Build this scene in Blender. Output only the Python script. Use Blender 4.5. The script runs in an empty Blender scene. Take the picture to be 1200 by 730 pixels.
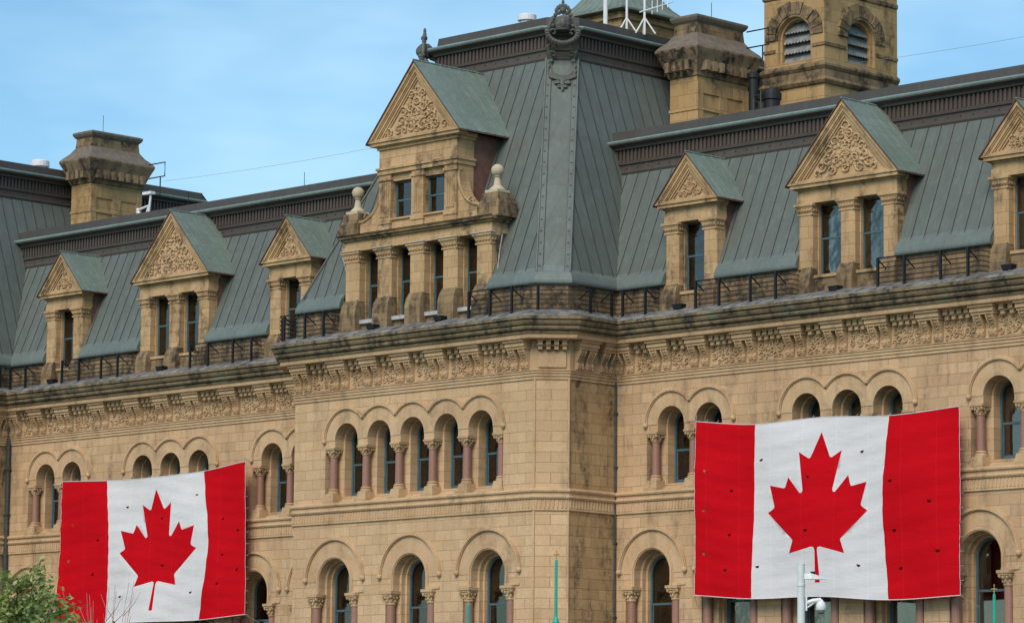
import bpy, math, random
from math import sin, cos, pi, radians, sqrt, atan2
from mathutils import Vector, Matrix
from mathutils.geometry import tessellate_polygon, delaunay_2d_cdt

scene = bpy.context.scene
COL = scene.collection
random.seed(7)
GZ = -18.2                                  # ground level; z = 0 is the foot of the building's entablature

# ------------------------------------------------------------------ camera
YAW, PITCH, ROLL = 0.782235, 0.134787, 0.009935
fwd = Vector((-sin(YAW) * cos(PITCH), cos(YAW) * cos(PITCH), sin(PITCH)))
rgt = Vector((cos(YAW), sin(YAW), 0))
upv = rgt.cross(fwd)
r2 = rgt * cos(ROLL) + upv * sin(ROLL)
u2 = upv * cos(ROLL) - rgt * sin(ROLL)
cam_data = bpy.data.cameras.new("camera")
cam_data.sensor_width = 36
cam_data.lens = 4167.9 / 1200 * 36
cam_data.clip_start = 0.5
cam_data.clip_end = 3000
cam = bpy.data.objects.new("camera", cam_data)
COL.objects.link(cam)
M = Matrix((r2, u2, -fwd)).transposed().to_4x4()
M.translation = Vector((100.029, -105.777, -16.629))
cam.matrix_world = M
scene.camera = cam

# ------------------------------------------------------------------ light
SUN_AZ, SUN_EL = radians(158), radians(42)     # azimuth from +Y clockwise
L = Vector((sin(SUN_AZ) * cos(SUN_EL), cos(SUN_AZ) * cos(SUN_EL), sin(SUN_EL)))
sd = bpy.data.lights.new("sun", 'SUN')
sd.energy = 1.92
sd.angle = radians(36)
sd.color = (1.0, 0.885, 0.75)
so = bpy.data.objects.new("sun", sd)
so.rotation_euler = L.to_track_quat('Z', 'Y').to_euler()
so.location = (0, -60, 60)
COL.objects.link(so)

world = bpy.data.worlds.new("World")
scene.world = world
world.use_nodes = True
wn = world.node_tree
wn.nodes.clear()
wo = wn.nodes.new('ShaderNodeOutputWorld')
wb = wn.nodes.new('ShaderNodeBackground')
sky = wn.nodes.new('ShaderNodeTexSky')
sky.sky_type = 'NISHITA'
sky.sun_disc = False
sky.sun_elevation = SUN_EL
sky.sun_rotation = SUN_AZ
sky.air_density = 1.0
sky.dust_density = 0.3
sky.ozone_density = 2.0
# thin wisps of cloud, placed by direction
tc = wn.nodes.new('ShaderNodeTexCoord')
mp = wn.nodes.new('ShaderNodeMapping')
mp.inputs['Scale'].default_value = (3.0, 3.0, 9.0)
nz = wn.nodes.new('ShaderNodeTexNoise')
nz.inputs['Scale'].default_value = 2.2
nz.inputs['Detail'].default_value = 4
nz.inputs['Roughness'].default_value = 0.55
cr = wn.nodes.new('ShaderNodeValToRGB')
cr.color_ramp.elements[0].position = 0.42
cr.color_ramp.elements[0].color = (0, 0, 0, 1)
cr.color_ramp.elements[1].position = 0.80
cr.color_ramp.elements[1].color = (0.56, 0.56, 0.56, 1)
mx = wn.nodes.new('ShaderNodeMixRGB')
mx.inputs[2].default_value = (7.5, 8.2, 9.0, 1)
wn.links.new(tc.outputs['Generated'], mp.inputs[0])
wn.links.new(mp.outputs[0], nz.inputs['Vector'])
wn.links.new(nz.outputs['Fac'], cr.inputs[0])
wn.links.new(cr.outputs[0], mx.inputs[0])
wn.links.new(sky.outputs[0], mx.inputs[1])
tint = wn.nodes.new('ShaderNodeMixRGB')
tint.blend_type = 'MULTIPLY'
tint.inputs[0].default_value = 1
tint.inputs[2].default_value = (0.76, 0.97, 1.0, 1)
wn.links.new(mx.outputs[0], tint.inputs[1])
wn.links.new(tint.outputs[0], wb.inputs[0])
wb.inputs[1].default_value = 0.086
wn.links.new(wb.outputs[0], wo.inputs[0])

scene.view_settings.view_transform = 'Standard'
scene.view_settings.look = 'None'
scene.view_settings.gamma = 1
scene.view_settings.exposure = 0.72
scene.render.engine = 'CYCLES'
scene.cycles.max_bounces = 6
scene.cycles.transparent_max_bounces = 12


# ------------------------------------------------------------------ materials
class NT:
    def __init__(s, name):
        s.m = bpy.data.materials.new(name)
        s.m.use_nodes = True
        s.t = s.m.node_tree
        s.b = s.t.nodes['Principled BSDF']
        s.out = s.t.nodes['Material Output']

    def n(s, kind, **kw):
        nd = s.t.nodes.new(kind)
        for k, v in kw.items():
            if isinstance(k, str) and k.startswith('i_'):
                nd.inputs[k[2:].replace('_', ' ')].default_value = v
            else:
                setattr(nd, k, v)
        return nd

    def l(s, a, b):
        s.t.links.new(a, b)

    def math(s, op, a, b=None, c=None):
        nd = s.n('ShaderNodeMath', operation=op)
        for i, v in enumerate((a, b, c)):
            if v is None:
                continue
            if hasattr(v, 'node'):
                s.l(v, nd.inputs[i])
            else:
                nd.inputs[i].default_value = v
        return nd.outputs[0]

    def mix(s, fac, a, b, mode='MIX'):
        nd = s.n('ShaderNodeMixRGB', blend_type=mode)
        for i, v in enumerate((fac, a, b)):
            if hasattr(v, 'node'):
                s.l(v, nd.inputs[i])
            elif i == 0:
                nd.inputs[0].default_value = v
            else:
                nd.inputs[i].default_value = (*v, 1)
        return nd.outputs[0]

    def noise(s, vec, scale, detail=5, rough=0.6):
        nd = s.n('ShaderNodeTexNoise')
        nd.inputs['Scale'].default_value = scale
        nd.inputs['Detail'].default_value = detail
        nd.inputs['Roughness'].default_value = rough
        if vec is not None:
            s.l(vec, nd.inputs['Vector'])
        return nd.outputs['Fac']

    def ramp(s, fac, lo, hi, a=0.0, b=1.0):
        nd = s.n('ShaderNodeMapRange')
        s.l(fac, nd.inputs[0])
        nd.inputs[1].default_value = lo
        nd.inputs[2].default_value = hi
        nd.inputs[3].default_value = a
        nd.inputs[4].default_value = b
        return nd.outputs[0]

    def pos(s):
        return s.n('ShaderNodeNewGeometry').outputs['Position']

    def scaled(s, vec, sc):
        nd = s.n('ShaderNodeMapping')
        nd.inputs['Scale'].default_value = sc
        s.l(vec, nd.inputs[0])
        return nd.outputs[0]

    def wallvec(s):
        """(along the wall, height, 0) from the world position"""
        g = s.n('ShaderNodeNewGeometry')
        sp = s.n('ShaderNodeSeparateXYZ')
        s.l(g.outputs['Position'], sp.inputs[0])
        sn = s.n('ShaderNodeSeparateXYZ')
        s.l(g.outputs['True Normal'], sn.inputs[0])
        isx = s.math('GREATER_THAN', s.math('ABSOLUTE', sn.outputs[0]), 0.75)
        dif = s.math('SUBTRACT', sp.outputs[1], sp.outputs[0])
        u = s.math('MULTIPLY_ADD', isx, dif, sp.outputs[0])
        cb = s.n('ShaderNodeCombineXYZ')
        s.l(u, cb.inputs[0])
        s.l(sp.outputs[2], cb.inputs[1])
        return cb.outputs[0], sp, g

    def bump(s, h, strength, dist, prev=None):
        nd = s.n('ShaderNodeBump')
        nd.inputs['Strength'].default_value = strength
        nd.inputs['Distance'].default_value = dist
        s.l(h, nd.inputs['Height'])
        if prev is not None:
            s.l(prev, nd.inputs['Normal'])
        return nd.outputs[0]

    def fin(s, col, rough=0.9, normal=None, metallic=0.0, spec=0.3):
        if hasattr(col, 'node'):
            s.l(col, s.b.inputs['Base Color'])
        else:
            s.b.inputs['Base Color'].default_value = (*col, 1)
        if hasattr(rough, 'node'):
            s.l(rough, s.b.inputs['Roughness'])
        else:
            s.b.inputs['Roughness'].default_value = rough
        s.b.inputs['Metallic'].default_value = metallic
        s.b.inputs['Specular IOR Level'].default_value = spec
        if normal is not None:
            s.l(normal, s.b.inputs['Normal'])
        return s.m


def stone(name, c1, c2, ashlar=True, soot=0.3, dark=(0.05, 0.04, 0.03), row=0.42, bw=0.95, bumpk=0.5, warm=0.35, moss=0.0):
    t = NT(name)
    vec, sp, g = t.wallvec()
    p = g.outputs['Position']
    big = t.noise(p, 0.16, 4, 0.55)
    med = t.noise(p, 1.1, 5, 0.65)
    fine = t.noise(p, 14, 4, 0.7)
    if ashlar:
        br = t.n('ShaderNodeTexBrick')
        br.offset = 0.5
        br.inputs['Scale'].default_value = 1
        br.inputs['Brick Width'].default_value = bw
        br.inputs['Row Height'].default_value = row
        br.inputs['Mortar Size'].default_value = 0.013
        br.inputs['Mortar Smooth'].default_value = 0.35
        br.inputs['Color1'].default_value = (*c1, 1)
        br.inputs['Color2'].default_value = (*c2, 1)
        br.inputs['Mortar'].default_value = (c1[0] * .50, c1[1] * .44, c1[2] * .38, 1)
        t.l(vec, br.inputs['Vector'])
        base = br.outputs['Color']
    else:
        base = t.mix(t.ramp(med, 0.35, 0.65), c1, c2)
    base = t.mix(t.ramp(med, 0.52, 0.78, 0, warm), base, (c1[0] * .80, c1[1] * .62, c1[2] * .46))
    base = t.mix(t.ramp(t.noise(t.scaled(p, (3, 3, .5)), 1.0, 5, .6), 0.5, 0.75, 0, .30), base, (c2[0] * .62, c2[1] * .56, c2[2] * .5))
    base = t.mix(t.ramp(big, 0.42, 0.68, 0, 0.45), base, (c2[0] * .74, c2[1] * .68, c2[2] * .62))
    base = t.mix(t.ramp(fine, 0.35, 0.65, 0, 0.38), base, (c1[0] * .55, c1[1] * .5, c1[2] * .45))
    # soot: drawn out downwards, patchy
    st = t.noise(t.scaled(p, (1.3, 1.3, 0.33)), 0.9, 6, 0.65)
    st2 = t.noise(p, 3.0, 5, 0.7)
    sm = t.math('MULTIPLY', t.ramp(st, 0.54 - .14 * soot, 0.74 - .20 * soot), t.ramp(st2, 0.36, 0.58))
    base = t.mix(t.math('MULTIPLY', sm, min(1.0, soot * 1.6)), base, dark)
    if moss:
        mo = t.noise(t.scaled(p, (.7, .7, 2)), 1.1, 5, 0.65)
        base = t.mix(t.ramp(mo, 0.56, 0.72, 0, moss), base, (0.17, 0.23, 0.15))
    h = t.noise(p, 9, 6, 0.7)
    nrm = t.bump(h, bumpk, 0.03)
    if ashlar:
        nrm = t.bump(br.outputs['Fac'], 0.5, -0.012, nrm)
    return t.fin(base, 0.92, nrm, spec=0.2)


ST1, ST2 = (0.645, 0.445, 0.268), (0.505, 0.342, 0.20)
M_wall = stone('ashlar_sandstone', ST1, ST2, True, 0.34)
M_wallp = stone('ashlar_pale_sandstone', (0.665, 0.468, 0.285), (0.555, 0.383, 0.225), True, 0.2, warm=.3)
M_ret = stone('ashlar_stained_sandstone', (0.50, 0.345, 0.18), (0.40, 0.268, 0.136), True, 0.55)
M_trim = stone('dressed_sandstone', (0.645, 0.45, 0.272), (0.525, 0.36, 0.21), False, 0.3, warm=.35)
M_carv = stone('carved_sandstone', (0.61, 0.425, 0.25), (0.49, 0.335, 0.19), False, 0.34, bumpk=.8)
M_dorm = stone('dormer_sandstone', (0.59, 0.402, 0.222), (0.465, 0.308, 0.165), True, 0.5, row=.46, bw=.8, warm=.5)
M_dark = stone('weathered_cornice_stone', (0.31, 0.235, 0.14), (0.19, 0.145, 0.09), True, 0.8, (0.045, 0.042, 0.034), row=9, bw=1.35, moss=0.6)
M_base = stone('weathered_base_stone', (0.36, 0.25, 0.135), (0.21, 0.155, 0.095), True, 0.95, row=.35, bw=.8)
M_chim = stone('chimney_sandstone', (0.52, 0.355, 0.175), (0.41, 0.275, 0.13), True, 0.45, row=.55, bw=1.1, warm=.5)
M_cap = stone('sooty_cap_stone', (0.36, 0.265, 0.165), (0.21, 0.155, 0.10), False, 0.8, (0.03, 0.027, 0.023))
M_dtrim = stone('weathered_dressed_stone', (0.58, 0.40, 0.222), (0.455, 0.307, 0.165), False, 0.5, warm=.5)
M_ball = stone('pale_limestone', (0.58, 0.50, 0.37), (0.50, 0.43, 0.31), False, 0.1)


def copper(name, c1, c2, brown, seamw=0.64, lap=2.3):
    t = NT(name)
    vec, sp, g = t.wallvec()
    p = g.outputs['Position']
    br = t.n('ShaderNodeTexBrick')
    br.offset = 0.37
    br.inputs['Scale'].default_value = 1
    br.inputs['Brick Width'].default_value = lap
    br.inputs['Row Height'].default_value = seamw
    br.inputs['Mortar Size'].default_value = 0.006
    br.inputs['Mortar Smooth'].default_value = 0.3
    br.inputs['Color1'].default_value = (*c1, 1)
    br.inputs['Color2'].default_value = (*c2, 1)
    br.inputs['Mortar'].default_value = (c1[0] * .5, c1[1] * .5, c1[2] * .5, 1)
    sw = t.n('ShaderNodeSeparateXYZ')
    t.l(vec, sw.inputs[0])
    cb = t.n('ShaderNodeCombineXYZ')
    t.l(sw.outputs[1], cb.inputs[0])
    t.l(sw.outputs[0], cb.inputs[1])
    t.l(cb.outputs[0], br.inputs['Vector'])
    n1 = t.noise(p, 0.55, 5, 0.6)
    n2 = t.noise(t.scaled(p, (5, 5, 0.5)), 1.0, 5, 0.65)
    n3 = t.noise(p, 22, 4, 0.7)
    col = t.mix(t.ramp(n1, 0.42, 0.72, 0, 0.55), br.outputs['Color'], brown)
    col = t.mix(t.ramp(n2, 0.52, 0.8, 0, 0.4), col, (c1[0] * 1.6, c1[1] * 1.65, c1[2] * 1.65))
    col = t.mix(t.ramp(n2, 0.5, 0.25, 0, 0.4), col, (c1[0] * .6, c1[1] * .6, c1[2] * .62))
    col = t.mix(t.ramp(n3, 0.35, 0.7, 0, 0.2), col, (c1[0] * .6, c1[1] * .6, c1[2] * .6))
    nrm = t.bump(t.noise(p, 1.8, 3, 0.5), 0.25, 0.05)
    nrm = t.bump(br.outputs['Fac'], 0.4, 0.01, nrm)
    return t.fin(col, t.ramp(n1, 0.3, 0.7, 0.5, 0.68), nrm, 0.0, 0.4)


M_roof = copper('patinated_copper', (0.120, 0.142, 0.128), (0.104, 0.124, 0.112), (0.103, 0.094, 0.084))
M_droof = copper('green_copper', (0.185, 0.235, 0.202), (0.155, 0.20, 0.172), (0.10, 0.13, 0.11), seamw=.6)
M_lip = copper('pale_green_copper', (0.138, 0.170, 0.155), (0.12, 0.148, 0.136), (0.105, 0.118, 0.108), seamw=1.2)
M_brown = copper('brown_copper', (0.125, 0.060, 0.046), (0.10, 0.05, 0.039), (0.065, 0.042, 0.034))
M_band = copper('dark_moulded_metal', (0.088, 0.074, 0.063), (0.074, 0.062, 0.053), (0.07, 0.048, 0.04), seamw=3)
M_edge = copper('green_gutter_edge', (0.20, 0.27, 0.25), (0.17, 0.23, 0.215), (0.12, 0.15, 0.14), seamw=3)
M_flat = copper('roofing_felt', (0.070, 0.064, 0.058), (0.060, 0.055, 0.05), (0.045, 0.04, 0.037), seamw=5)


def plain(name, col, rough=0.5, metal=0.0, var=0.25, nscale=6, spec=0.4, bump=0.1):
    t = NT(name)
    p = t.pos()
    n = t.noise(p, nscale, 5, 0.6)
    c = t.mix(t.ramp(n, 0.35, 0.7, 0, 1), col, tuple(x * (1 - var) for x in col))
    return t.fin(c, rough, t.bump(t.noise(p, nscale * 4, 3), bump, 0.01), metal, spec)


M_lead = plain('lead_sheet', (0.25, 0.242, 0.232), 0.75, 0.0, 0.80, 2.2, 0.25, 0.9)
M_cheek = plain('red_brown_copper', (0.20, 0.095, 0.07), .6, 0, .35, 3, .35, .2)
M_gran = plain('pink_granite', (0.35, 0.178, 0.128), 0.4, 0, 0.4, 30, 0.45)
M_frame = plain('blue_window_paint', (0.07, 0.125, 0.15), 0.45, 0, 0.25, 5)
M_iron = plain('black_iron', (0.011, 0.012, 0.015), 0.55, 0, 0.3, 10)
M_white = plain('white_painted_metal', (0.72, 0.73, 0.74), 0.45, 0, 0.12, 6)
M_grey = plain('pale_grey_pole_paint', (0.64, 0.67, 0.67), 0.45, 0, 0.15, 6)
M_pipe = plain('dark_downpipe', (0.06, 0.062, 0.058), 0.6, 0, 0.4, 4)
M_teal = plain('green_post_paint', (0.022, 0.36, 0.25), 0.4, 0, 0.15, 8)
M_gold = plain('gilded_finial', (0.72, 0.46, 0.08), 0.35, 0.6, 0.15, 8)
M_wire = plain('grey_cable', (0.30, 0.32, 0.34), 0.7)
M_tan = plain('tan_cable', (0.35, 0.28, 0.20), 0.7)
M_louv = plain('grey_louvre', (0.24, 0.25, 0.24), 0.7, 0, 0.5, 4)
M_room = plain('dark_room_backing', (0.12, 0.125, 0.125), 0.9)  # dark colour stands in for the shade inside the rooms
M_curt = plain('pale_curtain', (0.42, 0.37, 0.29), 0.9, 0, 0.2, 9)
M_grass = plain('lawn', (0.055, 0.095, 0.03), 0.95, 0, 0.5, 2)
M_asph = plain('asphalt', (0.05, 0.05, 0.052), 0.9, 0, 0.3, 8)
M_conc = plain('concrete', (0.32, 0.31, 0.29), 0.9, 0, 0.25, 3)
M_paint = plain('road_paint', (0.75, 0.75, 0.72), 0.7, 0, 0.2, 5)


def glass_mat():
    t = NT('window_glass')
    p = t.pos()
    lw = t.n('ShaderNodeFresnel')
    lw.inputs['IOR'].default_value = 1.55
    nrm = t.bump(t.noise(p, 1.3, 2, 0.5), 0.12, 0.04)
    t.l(nrm, lw.inputs['Normal'])
    tr = t.n('ShaderNodeBsdfTransparent')
    tr.inputs[0].default_value = (0.68, 0.67, 0.63, 1)
    gl = t.n('ShaderNodeBsdfGlossy')
    gl.inputs['Roughness'].default_value = 0.05
    gl.inputs[0].default_value = (0.78, 0.74, 0.68, 1)
    t.l(nrm, gl.inputs['Normal'])
    ms = t.n('ShaderNodeMixShader')
    t.l(t.math('MULTIPLY_ADD', lw.outputs[0], 1.0, 0.10), ms.inputs[0])
    t.l(tr.outputs[0], ms.inputs[1])
    t.l(gl.outputs[0], ms.inputs[2])
    t.l(ms.outputs[0], t.out.inputs[0])
    return t.m


M_glass = glass_mat()


def cloth(name, col):
    t = NT(name)
    p = t.pos()
    w1 = t.noise(t.scaled(p, (1.2, 1, 5.0)), 1.2, 4, 0.6)
    w2 = t.noise(t.scaled(p, (9, 1, 2.0)), 1.0, 3, 0.55)
    c = t.mix(t.ramp(t.noise(p, 0.7, 4, 0.6), 0.35, 0.7, 0, 0.5), col, tuple(x * .86 for x in col))
    # sewn seams between the cloth's vertical strips
    sp = t.n('ShaderNodeSeparateXYZ')
    t.l(p, sp.inputs[0])
    fr = t.math('FRACT', t.math('DIVIDE', sp.outputs[0], 1.64))
    seam = t.math('LESS_THAN', fr, 0.014)
    c = t.mix(t.math('MULTIPLY', seam, 0.3), c, tuple(min(0.85, x * 1.35 + .02) for x in col))
    nrm = t.bump(w1, 0.28, 0.06)
    nrm = t.bump(w2, 0.18, 0.04, nrm)
    return t.fin(c, 0.95, nrm, 0, 0.03)


M_red = cloth('red_flag_cloth', (0.51, 0.005, 0.011))
M_wht = cloth('white_flag_cloth', (0.64, 0.625, 0.63))


def leafmat(name, a, b, c):
    t = NT(name)
    g = t.n('ShaderNodeNewGeometry')
    rnd = g.outputs['Random Per Island']
    col = t.mix(t.ramp(rnd, 0.0, 0.6), a, b)
    col = t.mix(t.ramp(rnd, 0.75, 1.0), col, c)
    t.l(col, t.b.inputs['Base Color'])
    t.b.inputs['Roughness'].default_value = 0.6
    tl = t.n('ShaderNodeBsdfTranslucent')
    t.l(col, tl.inputs[0])
    ms = t.n('ShaderNodeMixShader')
    ms.inputs[0].default_value = 0.35
    t.l(t.b.outputs[0], ms.inputs[1])
    t.l(tl.outputs[0], ms.inputs[2])
    t.l(ms.outputs[0], t.out.inputs[0])
    return t.m


M_leaf = leafmat('spring_leaves', (0.13, 0.20, 0.035), (0.33, 0.39, 0.11), (0.50, 0.45, 0.24))
M_bark = plain('bark', (0.10, 0.07, 0.05), 0.95, 0, 0.4, 12, 0.2, 0.6)
M_twig = plain('bare_twig_bark', (0.46, 0.25, 0.23), 0.9, 0, 0.3, 12, 0.2, 0.3)


# ------------------------------------------------------------------ mesh helpers
class MB:
    def __init__(s):
        s.v, s.f, s.mi, s.cur = [], [], [], 0

    def mat(s, i):
        s.cur = i
        return s

    def add(s, vs, fs):
        o = len(s.v)
        s.v.extend(vs)
        for f in fs:
            s.f.append([i + o for i in f])
            s.mi.append(s.cur)

    def box(s, x0, x1, y0, y1, z0, z1):
        s.add([(x0, y0, z0), (x1, y0, z0), (x1, y1, z0), (x0, y1, z0), (x0, y0, z1), (x1, y0, z1), (x1, y1, z1), (x0, y1, z1)],
              [(0, 3, 2, 1), (4, 5, 6, 7), (0, 1, 5, 4), (1, 2, 6, 5), (2, 3, 7, 6), (3, 0, 4, 7)])

    def taper(s, x0, x1, y0, y1, z0, z1, a, b=None):
        """box whose top is a (x) and b (y, front only) smaller"""
        b = a if b is None else b
        s.add([(x0, y0, z0), (x1, y0, z0), (x1, y1, z0), (x0, y1, z0), (x0 + a, y0 + b, z1), (x1 - a, y0 + b, z1), (x1 - a, y1, z1), (x0 + a, y1, z1)],
              [(0, 3, 2, 1), (4, 5, 6, 7), (0, 1, 5, 4), (1, 2, 6, 5), (2, 3, 7, 6), (3, 0, 4, 7)])

    def quad(s, a, b, c, d):
        s.add([a, b, c, d], [(0, 1, 2, 3)])

    def prism(s, poly, y0, y1, back=True):
        """polygon in x,z (counter-clockwise seen from -y) extruded from y0 to y1"""
        n = len(poly)
        vs = [(x, y0, z) for x, z in poly] + [(x, y1, z) for x, z in poly]
        fs = [tuple(range(n))] + [(i, i + n, (i + 1) % n + n, (i + 1) % n) for i in range(n)]
        if back:
            fs.append(tuple(range(2 * n - 1, n - 1, -1)))
        s.add(vs, fs)

    def band(s, inner, outer, y0, y1, close=False):
        """ring strip between two x,z polylines: front at y0, sides back to y1"""
        n = len(inner)
        vs = []
        for (a, b) in zip(inner, outer):
            vs += [(a[0], y0, a[1]), (b[0], y0, b[1]), (b[0], y1, b[1]), (a[0], y1, a[1])]
        fs = []
        rng = n if close else n - 1
        for i in range(rng):
            j = (i + 1) % n
            for k in range(3):
                fs.append((4 * i + k, 4 * j + k, 4 * j + k + 1, 4 * i + k + 1))
            fs.append((4 * i + 3, 4 * j + 3, 4 * j, 4 * i))
        if not close:
            fs += [(0, 1, 2, 3), (4 * n - 1, 4 * n - 2, 4 * n - 3, 4 * n - 4)]
        s.add(vs, fs)

    def lathe(s, cx, cy, prof, n=16):
        vs, fs = [], []
        for r, z in prof:
            for k in range(n):
                a = 2 * pi * k / n
                vs.append((cx + r * cos(a), cy + r * sin(a), z))
        m = len(prof)
        for i in range(m - 1):
            for k in range(n):
                fs.append((i * n + k, i * n + (k + 1) % n, (i + 1) * n + (k + 1) % n, (i + 1) * n + k))
        fs.append(tuple(range(n - 1, -1, -1)))
        fs.append(tuple(range((m - 1) * n, m * n)))
        s.add(vs, fs)

    def ball(s, c, r, n=10, sx=1, sy=1, sz=1):
        m = max(4, n // 2 + 1)
        vs, fs = [(c[0], c[1], c[2] - r * sz)], []
        for i in range(1, m):
            a = -pi / 2 + pi * i / m
            for k in range(n):
                b = 2 * pi * k / n
                vs.append((c[0] + r * sx * cos(a) * cos(b), c[1] + r * sy * cos(a) * sin(b), c[2] + r * sz * sin(a)))
        vs.append((c[0], c[1], c[2] + r * sz))
        for k in range(n):
            fs.append((0, 1 + (k + 1) % n, 1 + k))
            fs.append((len(vs) - 1, 1 + (m - 2) * n + k, 1 + (m - 2) * n + (k + 1) % n))
        for i in range(m - 2):
            for k in range(n):
                fs.append((1 + i * n + k, 1 + i * n + (k + 1) % n, 1 + (i + 1) * n + (k + 1) % n, 1 + (i + 1) * n + k))
        s.add(vs, fs)

    def tube(s, pts, r, n=5, r1=None):
        pts = [Vector(p) for p in pts]
        m = len(pts)
        vs, fs = [], []
        ref = Vector((0, 0, 1))
        for i, p in enumerate(pts):
            d = (pts[min(i + 1, m - 1)] - pts[max(i - 1, 0)])
            if d.length < 1e-9:
                d = Vector((0, 0, 1))
            d.normalize()
            a = d.cross(ref)
            if a.length < 0.05:
                a = d.cross(Vector((0.3, 1, 0)))
            a.normalize()
            b = d.cross(a)
            rr = r if r1 is None else r + (r1 - r) * i / max(1, m - 1)
            for k in range(n):
                t = 2 * pi * k / n
                vs.append(tuple(p + a * (rr * cos(t)) + b * (rr * sin(t))))
        for i in range(m - 1):
            for k in range(n):
                fs.append((i * n + k, i * n + (k + 1) % n, (i + 1) * n + (k + 1) % n, (i + 1) * n + k))
        fs.append(tuple(range(n)))
        fs.append(tuple(range(m * n - 1, (m - 1) * n - 1, -1)))
        s.add(vs, fs)

    def sweep(s, path, prof, cap=True):
        """profile [(outward, z)] along a plan path; outward is to the right of travel; mitred"""
        P = [Vector(p) for p in path]
        n = len(P)
        rows = []
        for i in range(n):
            d0 = (P[i] - P[i - 1]).normalized() if i else (P[1] - P[0]).normalized()
            d1 = (P[i + 1] - P[i]).normalized() if i < n - 1 else d0
            n0 = Vector((d0.y, -d0.x))
            n1 = Vector((d1.y, -d1.x))
            m = (n0 + n1)
            m = m / max(0.2, (1 + n0.dot(n1)))
            rows.append([(P[i].x + m.x * o, P[i].y + m.y * o, z) for o, z in prof])
        k = len(prof)
        vs = [v for r in rows for v in r]
        fs = []
        for i in range(n - 1):
            for j in range(k - 1):
                fs.append((i * k + j, (i + 1) * k + j, (i + 1) * k + j + 1, i * k + j + 1))
        if cap:
            fs += [tuple(range(k)), tuple(range(n * k - 1, (n - 1) * k - 1, -1))]
        s.add(vs, fs)

    def sheet(s, outer, holes, y):
        loops = [[Vector((x, z, 0)) for x, z in outer]] + [[Vector((x, z, 0)) for x, z in h] for h in holes]
        tris = tessellate_polygon(loops)
        vs = [(p.x, y, p.y) for lp in loops for p in lp]
        fs = []
        for t in tris:
            a, b, c = (vs[i] for i in t)
            cr_ = (b[0] - a[0]) * (c[2] - a[2]) - (b[2] - a[2]) * (c[0] - a[0])
            fs.append(t if cr_ > 0 else (t[0], t[2], t[1]))
        s.add(vs, fs)

    def reveal(s, hole, y0, y1):
        n = len(hole)
        vs = [(x, y0, z) for x, z in hole] + [(x, y1, z) for x, z in hole]
        s.add(vs, [(i, (i + 1) % n, (i + 1) % n + n, i + n) for i in range(n)])

    def move(s, start, fn):
        for i in range(start, len(s.v)):
            s.v[i] = fn(s.v[i])


WL = {}


def wloc(o):
    return WL.get(o.name, Vector((0, 0, 0)))


def place(o, at, parent=None):
    at = Vector(at)
    if parent is not None:
        o.parent = parent
        o.location = at - wloc(parent)
    else:
        o.location = at
    WL[o.name] = at


def make_mesh(name, mb, mats, origin=(0, 0, 0), smooth=False):
    me = bpy.data.meshes.new(name)
    ox, oy, oz = origin
    me.from_pydata([(x - ox, y - oy, z - oz) for x, y, z in mb.v], [], mb.f)
    for m in (mats if isinstance(mats, (list, tuple)) else [mats]):
        me.materials.append(m)
    me.polygons.foreach_set('material_index', mb.mi)
    if smooth:
        me.polygons.foreach_set('use_smooth', [True] * len(me.polygons))
    me.update()
    return me


def build(name, mb, mats, parent=None, origin=None, smooth=False, recalc=True):
    if origin is None:
        xs = [v[0] for v in mb.v]
        ys = [v[1] for v in mb.v]
        zs = [v[2] for v in mb.v]
        origin = ((min(xs) + max(xs)) / 2, (min(ys) + max(ys)) / 2, min(zs))
    me = make_mesh(name, mb, mats, origin, smooth)
    if recalc:
        import bmesh
        bm = bmesh.new()
        bm.from_mesh(me)
        bmesh.ops.recalc_face_normals(bm, faces=bm.faces)
        bm.to_mesh(me)
        bm.free()
    o = bpy.data.objects.new(name, me)
    COL.objects.link(o)
    place(o, origin, parent)
    return o


def empty(name, at, label=None, cat=None, group=None, parent=None):
    o = bpy.data.objects.new(name, None)
    o.empty_display_size = 0.5
    COL.objects.link(o)
    place(o, at, parent)
    tag(o, label, cat, group)
    return o


def tag(o, label=None, cat=None, group=None, kind=None):
    if label:
        o['label'] = label
    if cat:
        o['category'] = cat
    if group:
        o['group'] = group
    if kind:
        o['kind'] = kind
    return o


def dup(o, at, parent=None, rz=None):
    """copy of an object with its children, moved to at"""
    c = o.copy()
    COL.objects.link(c)
    base = wloc(o)
    place(c, at, parent)
    if rz is not None:
        c.rotation_euler = (0, 0, rz)
    for ch in list(o.children):
        k = ch.copy()
        COL.objects.link(k)
        k.parent = c
        k.location = ch.location.copy()
        WL[k.name] = Vector(at) + ch.location
        for g in list(ch.children):
            q = g.copy()
            COL.objects.link(q)
            q.parent = k
            q.location = g.location.copy()
    return c


def arch_pts(c, zc, r, a0=180, a1=0, n=18):
    return [(c + r * cos(radians(a0 + (a1 - a0) * i / n)), zc + r * sin(radians(a0 + (a1 - a0) * i / n))) for i in range(n + 1)]


# ------------------------------------------------------------------ setting below the frame
mb = MB()
mb.quad((-1500, -1500, GZ), (1500, -1500, GZ), (1500, 1500, GZ), (-1500, 1500, GZ))
tag(build('ground', mb, M_grass), kind='structure')
mb = MB()
mb.box(-120, 160, -9.5, 3, GZ - .1, GZ + .13)
tag(build('pavement', mb, M_conc), kind='structure')
mb = MB()
mb.quad((-300, -26, GZ + .01), (300, -26, GZ + .01), (300, -9.5, GZ + .01), (-300, -9.5, GZ + .01))
mb.mat(1)
for i in range(60):
    mb.quad((-300 + i * 10, -17.8, GZ + .016), (-297 + i * 10, -17.8, GZ + .016), (-297 + i * 10, -17.65, GZ + .016), (-300 + i * 10, -17.65, GZ + .016))
tag(build('road', mb, [M_asph, M_paint]), kind='structure')

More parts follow.
